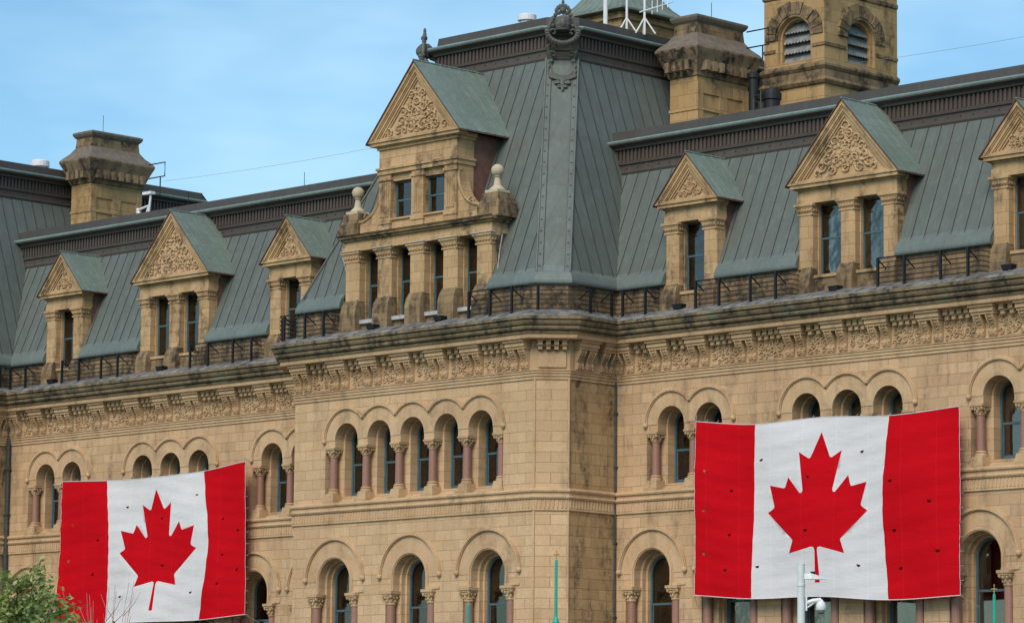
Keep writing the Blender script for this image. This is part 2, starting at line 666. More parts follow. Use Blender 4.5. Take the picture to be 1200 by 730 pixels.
# ------------------------------------------------------------------ the building
D = 3.76                                    # how far the pavilion stands forward
CH = 0.98                                   # its canted corners
XL = -14.5
B = empty('stone_building', (-7.2, 0, GZ), 'long sandstone building with arched windows, dormers and a green copper mansard roof', 'building')
FACE = [(-39.7, -6), (-39.7, 0), (XL - CH, 0), (XL - CH, -D + CH), (XL, -D), (0, -D), (CH, -D + CH), (CH, 0), (26.5, 0)]

UP_R, UP_ZC, UP_SP, UP_SILL = 0.71, -1.76, -2.05, -4.45
LO_R, LO_ZC, LO_SP, LO_SILL = 0.97, -7.75, -8.27, -10.95
STEP = 2.03


def up_hole(cs):
    h = [(cs[0] - 1.31, UP_SILL), (cs[0] - 1.31, UP_SP)]
    for c in cs:
        h += [(c - UP_R, UP_SP)] + arch_pts(c, UP_ZC, UP_R) + [(c + UP_R, UP_SP)]
    return h + [(cs[-1] + 1.31, UP_SP), (cs[-1] + 1.31, UP_SILL)]


def lo_hole(c):
    return [(c - 1.46, LO_SILL), (c - 1.46, LO_SP), (c - LO_R, LO_SP)] + arch_pts(c, LO_ZC, LO_R) + [(c + LO_R, LO_SP), (c + 1.46, LO_SP), (c + 1.46, LO_SILL)]


def win_hole(c, r, zc, sill):
    return [(c - r, sill)] + arch_pts(c, zc, r) + [(c + r, sill)]


# ---- prototypes: windows, columns
def make_window(r, zc, sill, rail, name='window'):
    """arched sash window, local origin at sill centre, facing -y"""
    out = win_hole(0, r, zc, sill)
    t = 0.085
    inn = [(x * (r - t) / r if z <= zc else x * (r - t) / r, (sill + t) if z <= sill + 1e-6 else (zc + (z - zc) * (r - t) / r)) for x, z in out]
    m = MB()
    m.band(inn, out, -0.02, 0.10, close=True)
    m.box(-r + t, r - t, 0.0, 0.09, rail - .045, rail + .045)
    t2 = 0.05
    inn2 = [(x * (r - t - t2) / (r - t), z) for x, z in inn]
    # lower sash stiles stand a little back
    m.box(-r + t, -r + t + t2, .03, .08, sill + t, rail - .045)
    m.box(r - t - t2, r - t, .03, .08, sill + t, rail - .045)
    m.box(-r + t + t2, r - t - t2, .03, .08, sill + t, sill + t + .07)
    w = build(name, m, M_frame, B, (0, 0, 0))
    g = MB()
    g.prism(inn, 0.05, 0.058)
    pane = build('pane', g, M_glass, w, (0, 0, 0))
    c = MB()
    n = 9
    x0, x1 = -r + t, -r * .35
    pts = [(x0 + (x1 - x0) * i / n, .22 + (.03 if i % 2 else 0)) for i in range(n + 1)]
    top = zc + r * .6
    for a, b in zip(pts, pts[1:]):
        c.quad((a[0], a[1], sill + .1), (b[0], b[1], sill + .1), (b[0], b[1], top), (a[0], a[1], top))
    cur = build('curtain', c, M_curt, w, (0, 0, 0), recalc=False)
    k = MB()
    k.box(-r - .1, r + .1, .55, .6, sill - .1, zc + r + .2)  # dark sheet behind the glass, painted to read as an unlit room
    room = build('room_backing', k, M_room, w, (0, 0, 0))
    return w


def capital_profile(m, cx, cy, z0, h, r, w):
    """bell with leaf knobs and an abacus"""
    m.lathe(cx, cy, [(r * 1.08, z0), (r * 1.2, z0 + h * .08), (r * 1.05, z0 + h * .14), (r * 1.15, z0 + h * .4), (w * .46, z0 + h * .68)], 14)
    for ring, (rr, zz, k, sz) in enumerate([(r * 1.16, .30, 8, .055), (r * 1.4, .55, 8, .06)]):
        for i in range(k):
            a = 2 * pi * (i + .5 * ring) / k
            m.ball((cx + rr * cos(a), cy + rr * sin(a), z0 + h * zz), sz, 6, 1, 1, 1.3)
    for sx in (-1, 1):
        for sy in (-1, 1):
            m.ball((cx + sx * w * .40, cy + sy * w * .40, z0 + h * .62), .075, 7)
    m.box(cx - w * .5, cx + w * .5, cy - w * .5, cy + w * .5, z0 + h * .68, z0 + h * .80)
    m.box(cx - w * .56, cx + w * .56, cy - w * .56, cy + w * .56, z0 + h * .80, z0 + h)


def make_column_upper():
    m = MB()
    capital_profile(m, 0, 0, -2.47, .42, .165, .53)
    m.lathe(0, 0, [(.25, -4.0), (.25, -3.93), (.21, -3.9), (.24, -3.84), (.19, -3.80)], 14)
    m.taper(-.31, .31, -.31, .31, -4.46, -4.0, .07)
    m.box(-.36, .36, -.36, .33, -4.5, -4.32)
    m.mat(1)
    m.lathe(0, 0, [(.17, -3.80), (.166, -3.2), (.16, -2.47)], 16)
    return build('column', m, [M_carv, M_gran], B, (0, 0, 0))


def make_column_lower():
    m = MB()
    capital_profile(m, 0, 0, -8.86, .58, .185, .60)
    m.lathe(0, 0, [(.28, -10.7), (.28, -10.6), (.23, -10.55), (.26, -10.48), (.21, -10.43)], 14)
    m.taper(-.33, .33, -.33, .33, -10.96, -10.7, .05)
    m.mat(1)
    m.lathe(0, 0, [(.19, -10.43), (.185, -9.6), (.18, -8.86)], 16)
    return build('column', m, [M_carv, M_gran], B, (0, 0, 0))


W_up = make_window(0.62, UP_ZC, -4.1, -2.75)
W_lo = make_window(0.76, LO_ZC, -10.7, -8.95)
C_up = make_column_upper()
C_lo = make_column_lower()
first = {id(W_up): True, id(W_lo): True, id(C_up): True, id(C_lo): True}


def put(o, at):
    if first.get(id(o)):
        first[id(o)] = False
        at = Vector(at)
        o.location = at - wloc(B)
        WL[o.name] = at
        for ch in o.children:
            WL[ch.name] = at
        return o
    return dup(o, at, B)


def facade(name, x0, x1, y, groups, lowers, mat):
    w = MB()
    holes = [up_hole(g) for g in groups] + [lo_hole(c) for c in lowers]
    outer = [(x0, GZ), (x1, GZ), (x1, 0.05), (x0, 0.05)]
    w.sheet(outer, holes, y)
    for g in groups:
        ringm, hood = MB(), MB()
        h = up_hole(g)
        w.reveal(h, y, y + .5)
        a, b = g[0] - 1.5, g[-1] + 1.5
        wh = [win_hole(c, .62, UP_ZC, -4.12) for c in g]
        w.sheet([(a, UP_SILL - .2), (b, UP_SILL - .2), (b, UP_ZC + .95), (a, UP_ZC + .95)], wh, y + .5)
        for hh in wh:
            w.reveal(hh, y + .5, y + .97)
        # sloping sill in the notch
        w.add([(a + .19, y + .0, UP_SILL), (b - .19, y, UP_SILL), (b - .19, y + .5, -4.25), (a + .19, y + .5, -4.25)], [(0, 1, 2, 3)])
        n = len(g)
        for i, c in enumerate(g):
            put(W_up, (c, y + .93, 0))
            # plain ring of arch stones, then the hood mould
            lim_l = c - 1.015 if i > 0 else -1e9
            lim_r = c + 1.015 if i < n - 1 else 1e9
            R0, R1 = UP_R + .004, 1.26
            al = 180 if i == 0 else math.degrees(math.acos(-1.015 / 1.34))
            ar = 0 if i == n - 1 else math.degrees(math.acos(1.015 / 1.34))
            cl = lambda p: (min(max(p[0], lim_l), lim_r), p[1])
            inner = arch_pts(c, UP_ZC, R0, 180, 0, 26)
            outer_ = [cl(p) for p in arch_pts(c, UP_ZC, R1, 180, 0, 26)]
            ringm.band(inner, outer_, y - .022, y + .01)
            for (ra, rb, yy) in ((1.27, 1.44, -.07), (1.31, 1.40, -.115)):
                hood.band([cl(p) for p in arch_pts(c, UP_ZC, ra, al, ar, 22)], [cl(p) for p in arch_pts(c, UP_ZC, rb, al, ar, 22)], y + yy, y + .01)
        for cx in (g[0] - 1.355, g[-1] + 1.355):
            hood.ball((cx, y - .07, UP_ZC - .02), .11, 8)
            hood.box(cx - .07, cx + .07, y - .06, y + .01, UP_ZC - .06, UP_ZC + .12)
        for i in range(n + 1):
            put(C_up, (g[0] - 1.015 + STEP * i, y + .23, 0))
        build('arch_stones', ringm, M_trim, B)
        build('hood_mould', hood, M_trim, B)
    for c in lowers:
        ringm, hood = MB(), MB()
        h = lo_hole(c)
        w.reveal(h, y, y + .34)
        wh = win_hole(c, .86, LO_ZC, -10.9)
        w.sheet([(c - 1.6, LO_SILL - .1), (c + 1.6, LO_SILL - .1), (c + 1.6, LO_ZC + 1.1), (c - 1.6, LO_ZC + 1.1)], [wh], y + .34)
        w.reveal(wh, y + .34, y + .56)
        w2 = win_hole(c, .76, LO_ZC, -10.75)
        w.sheet([(c - .95, -11), (c + .95, -11), (c + .95, LO_ZC + .95), (c - .95, LO_ZC + .95)], [w2], y + .56)
        w.reveal(w2, y + .56, y + .8)
        put(W_lo, (c, y + .74, 0))
        jamb = lambda R: [(c - R, LO_SP)] + arch_pts(c, LO_ZC, R, 180, 0, 26) + [(c + R, LO_SP)]
        ringm.band(jamb(LO_R + .003), jamb(LO_R + .17), y - .045, y + .01)
        hood.band(jamb(LO_R + .05), jamb(LO_R + .13), y - .08, y - .04)
        ringm.band(arch_pts(c, LO_ZC, LO_R + .18, 180, 0, 26), arch_pts(c, LO_ZC, 1.70, 180, 0, 26), y - .02, y + .01)
        for (ra, rb, yy) in ((1.71, 1.88, -.08), (1.75, 1.84, -.13)):
            hood.band(arch_pts(c, LO_ZC, ra, 176, 4, 30), arch_pts(c, LO_ZC, rb, 176, 4, 30), y + yy, y + .01)
        for sx in (-1, 1):
            hood.ball((c + sx * 1.795, y - .07, LO_ZC + .08), .12, 8)
            put(C_lo, (c + sx * 1.22, y + .10, 0))
            # impost block behind the capital
            hood.box(c + sx * 1.38 - .42 + (0 if sx < 0 else .0), c + sx * 1.38 + .42, y - .05, y + .02, LO_SP + .004, LO_SP + .10)
        build('arch_stones', ringm, M_trim, B)
        build('hood_mould', hood, M_trim, B)
    build('wall', w, mat, B)


G_L = [[-36.75, -34.72], [-29.40, -27.37, -25.34], [-20.24, -18.21]]
G_P = [[-11.20 + STEP * i for i in range(5)]]
G_R = [[4.02, 6.05], [11.12, 13.15, 15.18], [20.42, 22.45]]
facade('left', -39.7, XL - CH, 0, G_L, [-37.85 + 4.13 * i for i in range(6)], M_wall)
facade('centre', XL, 0, -D, G_P, [-11.80, -7.17, -2.55], M_wallp)
facade('right', CH, 26.5, 0, G_R, [3.04 + 4.12 * i for i in range(6)], M_wall)

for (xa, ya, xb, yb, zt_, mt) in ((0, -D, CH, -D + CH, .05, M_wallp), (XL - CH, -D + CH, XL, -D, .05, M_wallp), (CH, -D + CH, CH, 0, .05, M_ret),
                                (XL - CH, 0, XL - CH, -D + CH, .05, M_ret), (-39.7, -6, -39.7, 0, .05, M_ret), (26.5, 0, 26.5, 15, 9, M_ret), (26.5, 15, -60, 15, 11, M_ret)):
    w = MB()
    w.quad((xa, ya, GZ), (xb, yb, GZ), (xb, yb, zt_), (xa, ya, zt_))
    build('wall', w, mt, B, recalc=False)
# quoin roll on the canted corner
for (x, y) in ((0, -D), (CH, -D + CH)):
    w = MB()
    w.tube([(x, y, GZ), (x, y, 0)], .05, 8)
    build('corner_roll', w, M_trim, B)

# ---- string course with fluted band
s_ = MB()
s_.sweep(FACE, [(0, -5.30), (.07, -5.30), (.07, -5.24), (.04, -5.23), (.04, -4.86), (.10, -4.84), (.14, -4.78), (.14, -4.74), (.08, -4.70), (.08, -4.58), (.15, -4.56), (.17, -4.50), (.15, -4.44), (0, -4.40)])
for a, b in zip(FACE, FACE[1:]):
    a, b = Vector(a), Vector(b)
    d = (b - a)
    ln = d.length
    d.normalize()
    nrm = Vector((d.y, -d.x))
    k = int(ln / .17)
    for i in range(k):
        p = a + d * ((i + .5) * ln / k)
        q0, q1 = p - d * .045 + nrm * .035, p + d * .045 + nrm * .035
        q2, q3 = p + d * .03 + nrm * .075, p - d * .03 + nrm * .075
        s_.add([(q.x, q.y, z) for z in (-5.2, -4.88) for q in (q0, q1, q2, q3)], [(1, 2, 6, 5), (2, 3, 7, 6), (3, 0, 4, 7), (4, 5, 6, 7), (0, 3, 2, 1)])
build('string_course', s_, M_trim, B)
# plainer string lower down (below the picture)
s_ = MB()
s_.sweep(FACE, [(0, -12.0), (.12, -11.95), (.14, -11.7), (0, -11.6)])
s_.sweep(FACE, [(0, GZ), (.2, GZ), (.2, GZ + 1.2), (0, GZ + 1.3)])
build('string_course', s_, M_trim, B)

# ---- architrave, frieze, corona
s_ = MB()
s_.sweep(FACE, [(0, 0), (.05, 0), (.05, .12), (.09, .125), (.09, .24), (.13, .245), (.13, .33), (.17, .345), (.17, .385), (.06, .40)])
build('architrave', s_, M_trim, B)
s_ = MB()
s_.sweep(FACE, [(.06, .38), (.06, 1.70)])
build('frieze', s_, M_carv, B)
s_ = MB()
s_.sweep(FACE, [(.06, 1.60), (.66, 1.60), (.68, 1.66), (.68, 1.78), (.74, 1.80)])
build('corona', s_, M_trim, B)
s_ = MB()
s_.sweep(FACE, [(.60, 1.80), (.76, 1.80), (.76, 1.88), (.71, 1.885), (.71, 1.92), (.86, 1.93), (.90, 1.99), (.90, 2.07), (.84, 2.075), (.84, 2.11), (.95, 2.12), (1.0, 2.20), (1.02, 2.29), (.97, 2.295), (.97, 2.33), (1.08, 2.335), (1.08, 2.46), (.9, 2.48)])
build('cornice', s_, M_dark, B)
s_ = MB()
P_ = [(1.05, 2.463), (1.03, 2.53), (.75, 2.63), (.40, 2.77), (.10, 2.86), (-.15, 2.88), (-.6, 2.88)]
s_.sweep(FACE, P_, cap=False)
gl = build('lead_flashing', s_, M_lead, B)
# joints and laps of the lead apron
s_ = MB()
rr = random.Random(4)
for a, b in zip(FACE[1:], FACE[2:]):
    a, b = Vector(a), Vector(b)
    d = (b - a)
    ln = d.length
    d.normalize()
    nrm = Vector((d.y, -d.x))
    x = .4
    while x < ln - .4:
        p = a + d * x
        pts = [p + nrm * o for o in (1.03, .75, .4, .1)]
        zz = (2.54, 2.64, 2.78, 2.87)
        s_ = MB()
        s_.tube([(q.x, q.y, z) for q, z in zip(pts, zz)], .022, 5)
        build('lead_roll', s_, M_lead, B)
        x += rr.uniform(.55, 1.0)


# ---- brackets: a pair of scrolled consoles under a cap
def make_bracket():
    m = MB()
    prof = [(.06, .40), (.16, .42), (.20, .50), (.195, .58), (.15, .68), (.15, .78), (.21, .90), (.30, 1.02), (.36, 1.12), (.38, 1.22), (.06, 1.22)]
    for cx in (-.29, .29):
        n = len(prof)
        for hw, dy in ((.19, 0.0),):
            vs = [(cx - hw, -o, z) for o, z in prof] + [(cx + hw, -o, z) for o, z in prof]
            fs = [tuple(range(n - 1, -1, -1)), tuple(range(n, 2 * n))] + [(i, i + n, (i + 1) % n + n, (i + 1) % n) for i in range(n)]
            m.add(vs, fs)
        # rims and bead string down the face
        path = [(o, z) for o, z in prof[1:10]]
        for sx in (-.15, .15):
            m.tube([(cx + sx, -o - .015, z) for o, z in path], .036, 5)
        k = 9
        for i in range(k):
            t = i / (k - 1) * (len(path) - 1)
            j = min(int(t), len(path) - 2)
            f = t - j
            o = path[j][0] * (1 - f) + path[j + 1][0] * f
            z = path[j][1] * (1 - f) + path[j + 1][1] * f
            m.ball((cx, -o - .012, z), .042, 6, 1.9, .9, .7)
    m.box(-.50, .50, -.20, -.06, 1.22, 1.30)
    m.box(-.52, .52, -.44, -.06, 1.225, 1.33)
    m.box(-.54, .54, -.50, -.06, 1.33, 1.50)
    m.box(-.58, .58, -.58, -.06, 1.50, 1.597)
    # sunk niche between the scrolls
    return build('bracket', m, M_carv, B, (0, 0, 0))


BR = make_bracket()
first[id(BR)] = True
br_R = [3.65, 5.70, 8.20, 10.72, 12.80, 14.95, 17.45, 20.00, 22.1, 24.4]
br_L = [-37.15, -35.05, -32.35, -29.80, -27.65, -25.50, -22.90, -20.45, -18.3, -16.55]
br_P = [-13.85, -11.45, -9.45, -7.45, -5.42, -3.35, -.72]
allbr = [(x, 0, 0) for x in br_R + br_L] + [(x, -D, 0) for x in br_P]
allbr += [(CH, -2.05, pi / 2), (CH + .62, 0, 0), (CH, -.62, pi / 2), (-39.7 + .62, 0, 0), (-39.7, -.62, pi / 2), (-39.7, -2.6, pi / 2), (XL - CH, -2.1, -pi / 2)]
for x, y, rz in allbr:
    o = put(BR, (x, y, 0))
    o.rotation_euler = (0, 0, rz)

# dentils hanging between the caps, and the plain block panel on the canted corner


def dentils(x0, x1, y, tr=None):
    m = MB()
    n = max(1, int((x1 - x0) / .30))
    st = (x1 - x0) / n
    poly = [(x0, 1.597), (x0, 1.54)]
    for i in range(n):
        c = x0 + (i + .5) * st
        poly += [(c - .10, 1.54), (c - .10, 1.36), (c + .10, 1.36), (c + .10, 1.54)]
    poly += [(x1, 1.54), (x1, 1.597)]
    m.prism(poly, y - .40, y - .07)
    poly = [(x0, 1.359), (x0, 1.33)]
    for i in range(n):
        c = x0 + (i + .5) * st
        poly += [(c - .085, 1.33), (c - .085, 1.18), (c + .085, 1.18), (c + .085, 1.33)]
    poly += [(x1, 1.33), (x1, 1.359)]
    m.prism(poly, y - .30, y - .07)
    if tr:
        m.move(0, tr)
    build('dentils', m, M_carv, B)


def between(xs, lo, hi, y):
    xs = sorted(xs)
    e = [lo] + xs + [hi]
    for a, b in zip(e, e[1:]):
        l_ = a + (.62 if a != lo else .05)
        r_ = b - (.62 if b != hi else .05)
        if r_ - l_ > .3:
            dentils(l_, r_, y)


between(br_R + [CH + .62], CH + .1, 26, 0)
between(br_L + [-39.08], -39.6, XL - CH, 0)
between(br_P, XL + .1, -.05, -D)
dentils(-.66, .66, 0, lambda v: (.49 + (v[0] - (v[1])) * .7071 * 1.0, -D + .49 + (v[0] + v[1]) * .7071, v[2]))
cp = MB()
start = len(cp.v)
cp.box(-.56, .56, -.13, -.05, .48, 1.10)
cp.move(start, lambda v: (.49 + (v[0] - v[1]) * .7071, -D + .49 + (v[0] + v[1]) * .7071, v[2]))
build('corner_block', cp, M_trim, B)


# ---- carving: leafy scrolls in relief
def carve(m, inside, x0, x1, z0, z1, y, rnd, size=.2, sym=None, dens=1.0):
    n = int((x1 - x0) * (z1 - z0) / (size * size) * 1.1 * dens)
    pts = []
    for _ in range(n * 14):
        x, z = rnd.uniform(x0, x1), rnd.uniform(z0, z1)
        if sym is not None and x < sym:
            x = 2 * sym - x
        if not inside(x, z):
            continue
        if all((x - a) ** 2 + (z - b) ** 2 > (size * .95) ** 2 for a, b in pts):
            pts.append((x, z))
        if len(pts) > n:
            break
    for (x, z) in pts:
        a0 = rnd.uniform(0, 2 * pi)
        tw = rnd.choice((-1, 1))
        R = size * rnd.uniform(.5, .72)
        for flip in ((1, -1) if sym is not None else (1,)):
            P = []
            k = 13
            for i in range(k):
                t = i / (k - 1)
                rad = R * (1 - .85 * t)
                a = a0 + tw * t * 4.2 * pi / 1.6
                px = x + rad * cos(a)
                pz = z + rad * sin(a)
                if flip < 0:
                    px = 2 * sym - px
                P.append((px, y - .03 - .05 * t, pz))
            m.tube(P, size * .135, 5, size * .08)
            # two or three leaves thrown off the outer turn
            for j in range(3):
                aa = a0 - tw * (.3 + .75 * j)
                lx = x + R * 1.25 * cos(aa)
                lz = z + R * 1.25 * sin(aa)
                if not inside(lx, lz):
                    continue
                if flip < 0:
                    lx = 2 * sym - lx
                m.ball((lx, y - .015, lz), size * .27, 6, rnd.uniform(.45, 1.1), .6, rnd.uniform(.45, 1.1))


rc = random.Random(11)


def frieze_panels(xs, lo, hi, y):
    e = sorted(xs)
    e = [lo] + e + [hi]
    for a, b in zip(e, e[1:]):
        l_ = a + (.55 if a != lo else .02)
        r_ = b - (.55 if b != hi else .02)
        if r_ - l_ > .35:
            # raised edge of the panel
            fz = MB()
            fz.box(l_, r_, y - .085, y - .055, .42, .455)
            fz.box(l_, r_, y - .085, y - .055, 1.16, 1.195)
            carve(fz, lambda x, z: l_ + .08 < x < r_ - .08 and .5 < z < 1.12, l_, r_, .45, 1.15, y - .055, rc, .25, dens=1.3)
            build('frieze_carving', fz, M_carv, B)


frieze_panels(br_R + [CH + .62], CH + .1, 26, 0)
frieze_panels(br_L + [-39.08], -39.6, XL - CH, 0)
frieze_panels(br_P, XL + .1, -.05, -D)

# ---- low walls behind the railings, between the dormers, under the roof's lip
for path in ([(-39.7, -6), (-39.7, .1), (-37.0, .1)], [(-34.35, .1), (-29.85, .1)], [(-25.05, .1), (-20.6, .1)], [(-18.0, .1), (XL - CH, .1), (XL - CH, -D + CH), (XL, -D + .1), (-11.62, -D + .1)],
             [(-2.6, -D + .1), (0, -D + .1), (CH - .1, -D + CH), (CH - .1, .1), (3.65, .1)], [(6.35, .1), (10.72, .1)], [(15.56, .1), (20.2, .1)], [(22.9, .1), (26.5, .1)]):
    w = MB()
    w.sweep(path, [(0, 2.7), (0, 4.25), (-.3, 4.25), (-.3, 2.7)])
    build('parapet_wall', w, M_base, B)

# ------------------------------------------------------------------ roofs
ZB, ZT = 4.3, 9.3
SW = 0.42
YB = 0.1


def seam(m, p0, p1, nrm, wd=.013, h=.026):
    p0, p1, nrm = Vector(p0), Vector(p1), Vector(nrm).normalized()
    d = (p1 - p0).normalized()
    s = d.cross(nrm) * wd
    up = nrm * h
    m.add([tuple(q) for q in (p0 - s, p0 + s, p0 + s + up, p0 - s + up, p1 - s, p1 + s, p1 + s + up, p1 - s + up)],
          [(0, 1, 2, 3), (4, 7, 6, 5), (0, 3, 7, 4), (1, 5, 6, 2), (3, 2, 6, 7)])


def lip_profile():
    # rolled copper lip with its dark underside
    return [(-.20, 4.72), (-.02, 4.44), (.06, 4.38), (.15, 4.22), (.21, 4.06), (.215, 3.97), (.19, 3.91), (.13, 3.89), (.08, 3.92), (-.02, 3.98)]


def wing_roof(x0, x1, dorms, ta, tb):
    yz = lambda z: YB + SW * (z - ZB)
    m = MB()
    nrm = (0, -1, SW)
    e = sorted(dorms)
    cuts = [x0]
    for (c, h) in e:
        cuts += [c - h, c + h]
    cuts.append(x1)
    zc = 7.0
    free = [(cuts[i], cuts[i + 1]) for i in range(0, len(cuts), 2)]
    for a, b in free:
        lips = MB()
        m.quad((a, yz(ZB), ZB), (b, yz(ZB), ZB), (b, yz(zc), zc), (a, yz(zc), zc))
        if b > a:
            lips.sweep([(a + .02, YB), (b - .02, YB)], lip_profile())
            build('roof_lip', lips, M_lip, B)
    m.quad((x0, yz(zc), zc), (x1, yz(zc), zc), (x1, yz(ZT), ZT), (x0, yz(ZT), ZT))
    m.mat(1)
    x = x0 + .3
    while x < x1:
        inside = any(abs(x - c) < h + .02 for c, h in e)
        z0 = zc if inside else ZB + .15
        seam(m, (x, yz(z0), z0), (x, yz(ZT), ZT), nrm)
        x += .64
    build('roof', m, [M_roof, M_pipe], B, recalc=False)
    # moulded cornice at the head of the slope
    y = yz(ZT)
    roof_cornice([(ta, y), (tb, y)], ZT)
    t = MB()
    t.quad((x0 - 4, y + .3, ZT + 1.75), (x1, y + .3, ZT + 1.75), (x1, 15, ZT + 1.75), (x0 - 4, 15, ZT + 1.75))
    build('flat_roof', t, M_flat, B, recalc=False)


def roof_cornice(path, z):
    m = MB()
    m.mat(0)
    m.sweep(path, [(-.1, z - .12), (.05, z - .10), (.09, z - .02), (.09, z + .04), (.05, z + .07), (.06, z + .30), (.13, z + .33), (.15, z + .42), (.10, z + .45)])
    m.mat(1)
    m.sweep(path, [(.02, z + .45), (.02, z + 1.02)])
    m.mat(0)
    m.sweep(path, [(.02, z + .95), (.17, z + .96), (.20, z + 1.06), (.33, z + 1.12), (.43, z + 1.16), (.43, z + 1.22), (.3, z + 1.22)])
    m.mat(2)
    m.sweep(path, [(.40, z + 1.2), (.45, z + 1.2), (.475, z + 1.26), (.45, z + 1.32), (.3, z + 1.34)])
    m.mat(3)
    m.sweep(path, [(.4, z + 1.335), (.06, z + 1.40), (.0, z + 1.78), (-.08, z + 1.80), (-.4, z + 1.79)])
    for a, b in zip(path, path[1:]):
        a, b = Vector(a), Vector(b)
        d = b - a
        ln = d.length
        if ln < .3:
            continue
        d.normalize()
        nr = Vector((d.y, -d.x))
        n = int(ln / .215)
        m.mat(0)
        for i in range(n):
            p = a + d * ((i + .5) * ln / n)
            q = [p - d * .05 + nr * .015, p + d * .05 + nr * .015, p + d * .05 + nr * .10, p - d * .05 + nr * .10]
            m.add([(k.x, k.y, zz) for zz in (z + .46, z + .94) for k in q], [(0, 3, 2, 1), (4, 5, 6, 7), (1, 2, 6, 5), (2, 3, 7, 6), (3, 0, 4, 7)])
        n = int(ln / .6)
        for i in range(n):
            p = a + d * ((i + .5) * ln / n) + nr * .06
            m.ball((p.x, p.y, z + .19), .045, 6)
    build('roof_cornice', m, [M_band, M_brown, M_edge, M_flat], B)


DORM_R = [(5.0, 1.38), (13.14, 2.45), (21.55, 1.38)]
DORM_L = [(-35.7, 1.38), (-27.45, 2.45), (-19.3, 1.38)]
wing_roof(-1.4, 26.5, DORM_R, -2.0, 26.5)
wing_roof(-41.5, -13.2, DORM_L, -43.0, -12.3)

# pavilion
PZT = 14.3
SY, SXR, SXL = .39, .335, .44


def pav(z):
    t = z - ZB
    return dict(FL=(-14.42 + SXL * t, -D + .1 + SY * t), FR=(-.08 - SXR * t, -D + .1 + SY * t), LC=(XL - CH + .1 + SXL * t, -D + CH + .1 + SY * t),
                CR=(CH - .1 - SXR * t, -D + CH + .1 + SY * t), BR=(CH - .1 - SXR * t, 14.0), BL=(XL - CH + .1 + SXL * t, 14.0))


def q3(k, z):
    return (*pav(z)[k], z)


m = MB()
zc = 6.5
m.quad(q3('FL', ZB), (-11.65, pav(ZB)['FL'][1], ZB), (-11.65, pav(zc)['FL'][1], zc), q3('FL', zc))
m.quad((-2.75, pav(ZB)['FR'][1], ZB), q3('FR', ZB), q3('FR', zc), (-2.75, pav(zc)['FR'][1], zc))
m.quad(q3('FL', zc), q3('FR', zc), q3('FR', PZT), q3('FL', PZT))
m.quad(q3('FR', ZB), q3('CR', ZB), q3('CR', PZT), q3('FR', PZT))
m.quad(q3('LC', ZB), q3('FL', ZB), q3('FL', PZT), q3('LC', PZT))
m.quad(q3('CR', ZB), q3('BR', ZB), q3('BR', PZT), q3('CR', PZT))
m.quad(q3('BL', ZB), q3('LC', ZB), q3('LC', PZT), q3('BL', PZT))
m.mat(1)
x = -14.2
while x < -.1:
    # a seam runs up until it meets a hip
    zt = PZT
    if x < pav(PZT)['FL'][0]:
        zt = ZB + (x + 14.42) / SXL
    if x > pav(PZT)['FR'][0]:
        zt = ZB + (-.08 - x) / SXR
    z0 = zc if -11.65 < x < -2.75 else ZB + .15
    if zt > z0 + .3:
        seam(m, (x, -D + .1 + SY * (z0 - ZB), z0), (x, -D + .1 + SY * (zt - ZB), zt), (0, -1, SY))
    x += .64
y = -2.6
while y < 13.5:
    zt = min(PZT, ZB + (y - (-D + CH + .1)) / SY)
    if zt > ZB + .4:
        seam(m, (CH - .1 - SXR * .1, y, ZB + .1), (CH - .1 - SXR * (zt - ZB), y, zt), (1, 0, SXR))
        seam(m, (XL - CH + .1 + SXL * .1, y, ZB + .1), (XL - CH + .1 + SXL * (zt - ZB), y, zt), (-1, 0, SXL))
    y += .64
build('roof', m, [M_roof, M_pipe], B, recalc=False)
# hip strips with rivets
for a, b, da in (('FR', 'CR', 1), ('LC', 'FL', -1)):
    for k, off in ((a, .0), (b, .0)):
        hs = MB()
        A0, A1 = Vector(q3(k, ZB + .1)), Vector(q3(k, PZT))
        cd = Vector((pav(ZB)[b][0] - pav(ZB)[a][0], pav(ZB)[b][1] - pav(ZB)[a][1], 0)).normalized()
        sgn = 1 if k == a else -1
        nr = Vector((cd.y, -cd.x, .35)).normalized()
        w0, w1 = cd * (.0 * sgn), cd * (.24 * sgn)
        o_ = nr * .045
        vs = [A0 + w0, A0 + w1, A1 + w1, A1 + w0]
        hs.add([tuple(v) for v in vs] + [tuple(v + o_) for v in vs], [(4, 5, 6, 7), (0, 1, 5, 4), (1, 2, 6, 5), (2, 3, 7, 6), (3, 0, 4, 7)])
        hs.tube([tuple(A0 + w0 + o_), tuple(A1 + w0 + o_)], .05, 6)
        hs.tube([tuple(A0 + w1 + o_), tuple(A1 + w1 + o_)], .025, 5)
        for i in range(19):
            p = A0.lerp(A1, (i + .5) / 19) + cd * (.12 * sgn) + o_
            hs.ball(tuple(p), .05, 6)
        build('hip_strip', hs, M_roof, B)
z = ZB
pp = pav(ZB)
lp = MB()
lp.sweep([(pp['LC'][0], .3), pp['LC'], pp['FL'], (-11.68, pp['FL'][1])], lip_profile())
build('roof_lip', lp, M_lip, B)
lp = MB()
lp.sweep([(-2.72, pp['FR'][1]), pp['FR'], pp['CR'], (pp['CR'][0], .35)], lip_profile())
build('roof_lip', lp, M_lip, B)
pt = pav(PZT)
roof_cornice([(pt['BL'][0], 13.9), pt['LC'], pt['FL'], pt['FR'], pt['CR'], (pt['CR'][0], 13.9)], PZT)
t = MB()
zz = PZT + 1.75
t.add([(*pt[k], zz) for k in ('BL', 'LC', 'FL', 'FR', 'CR', 'BR')], [(0, 1, 2, 3, 4, 5)])
build('flat_roof', t, M_flat, B, recalc=False)

# far pavilion at the other end: only its flank comes into view
LZT = 13.0
SXE = .36


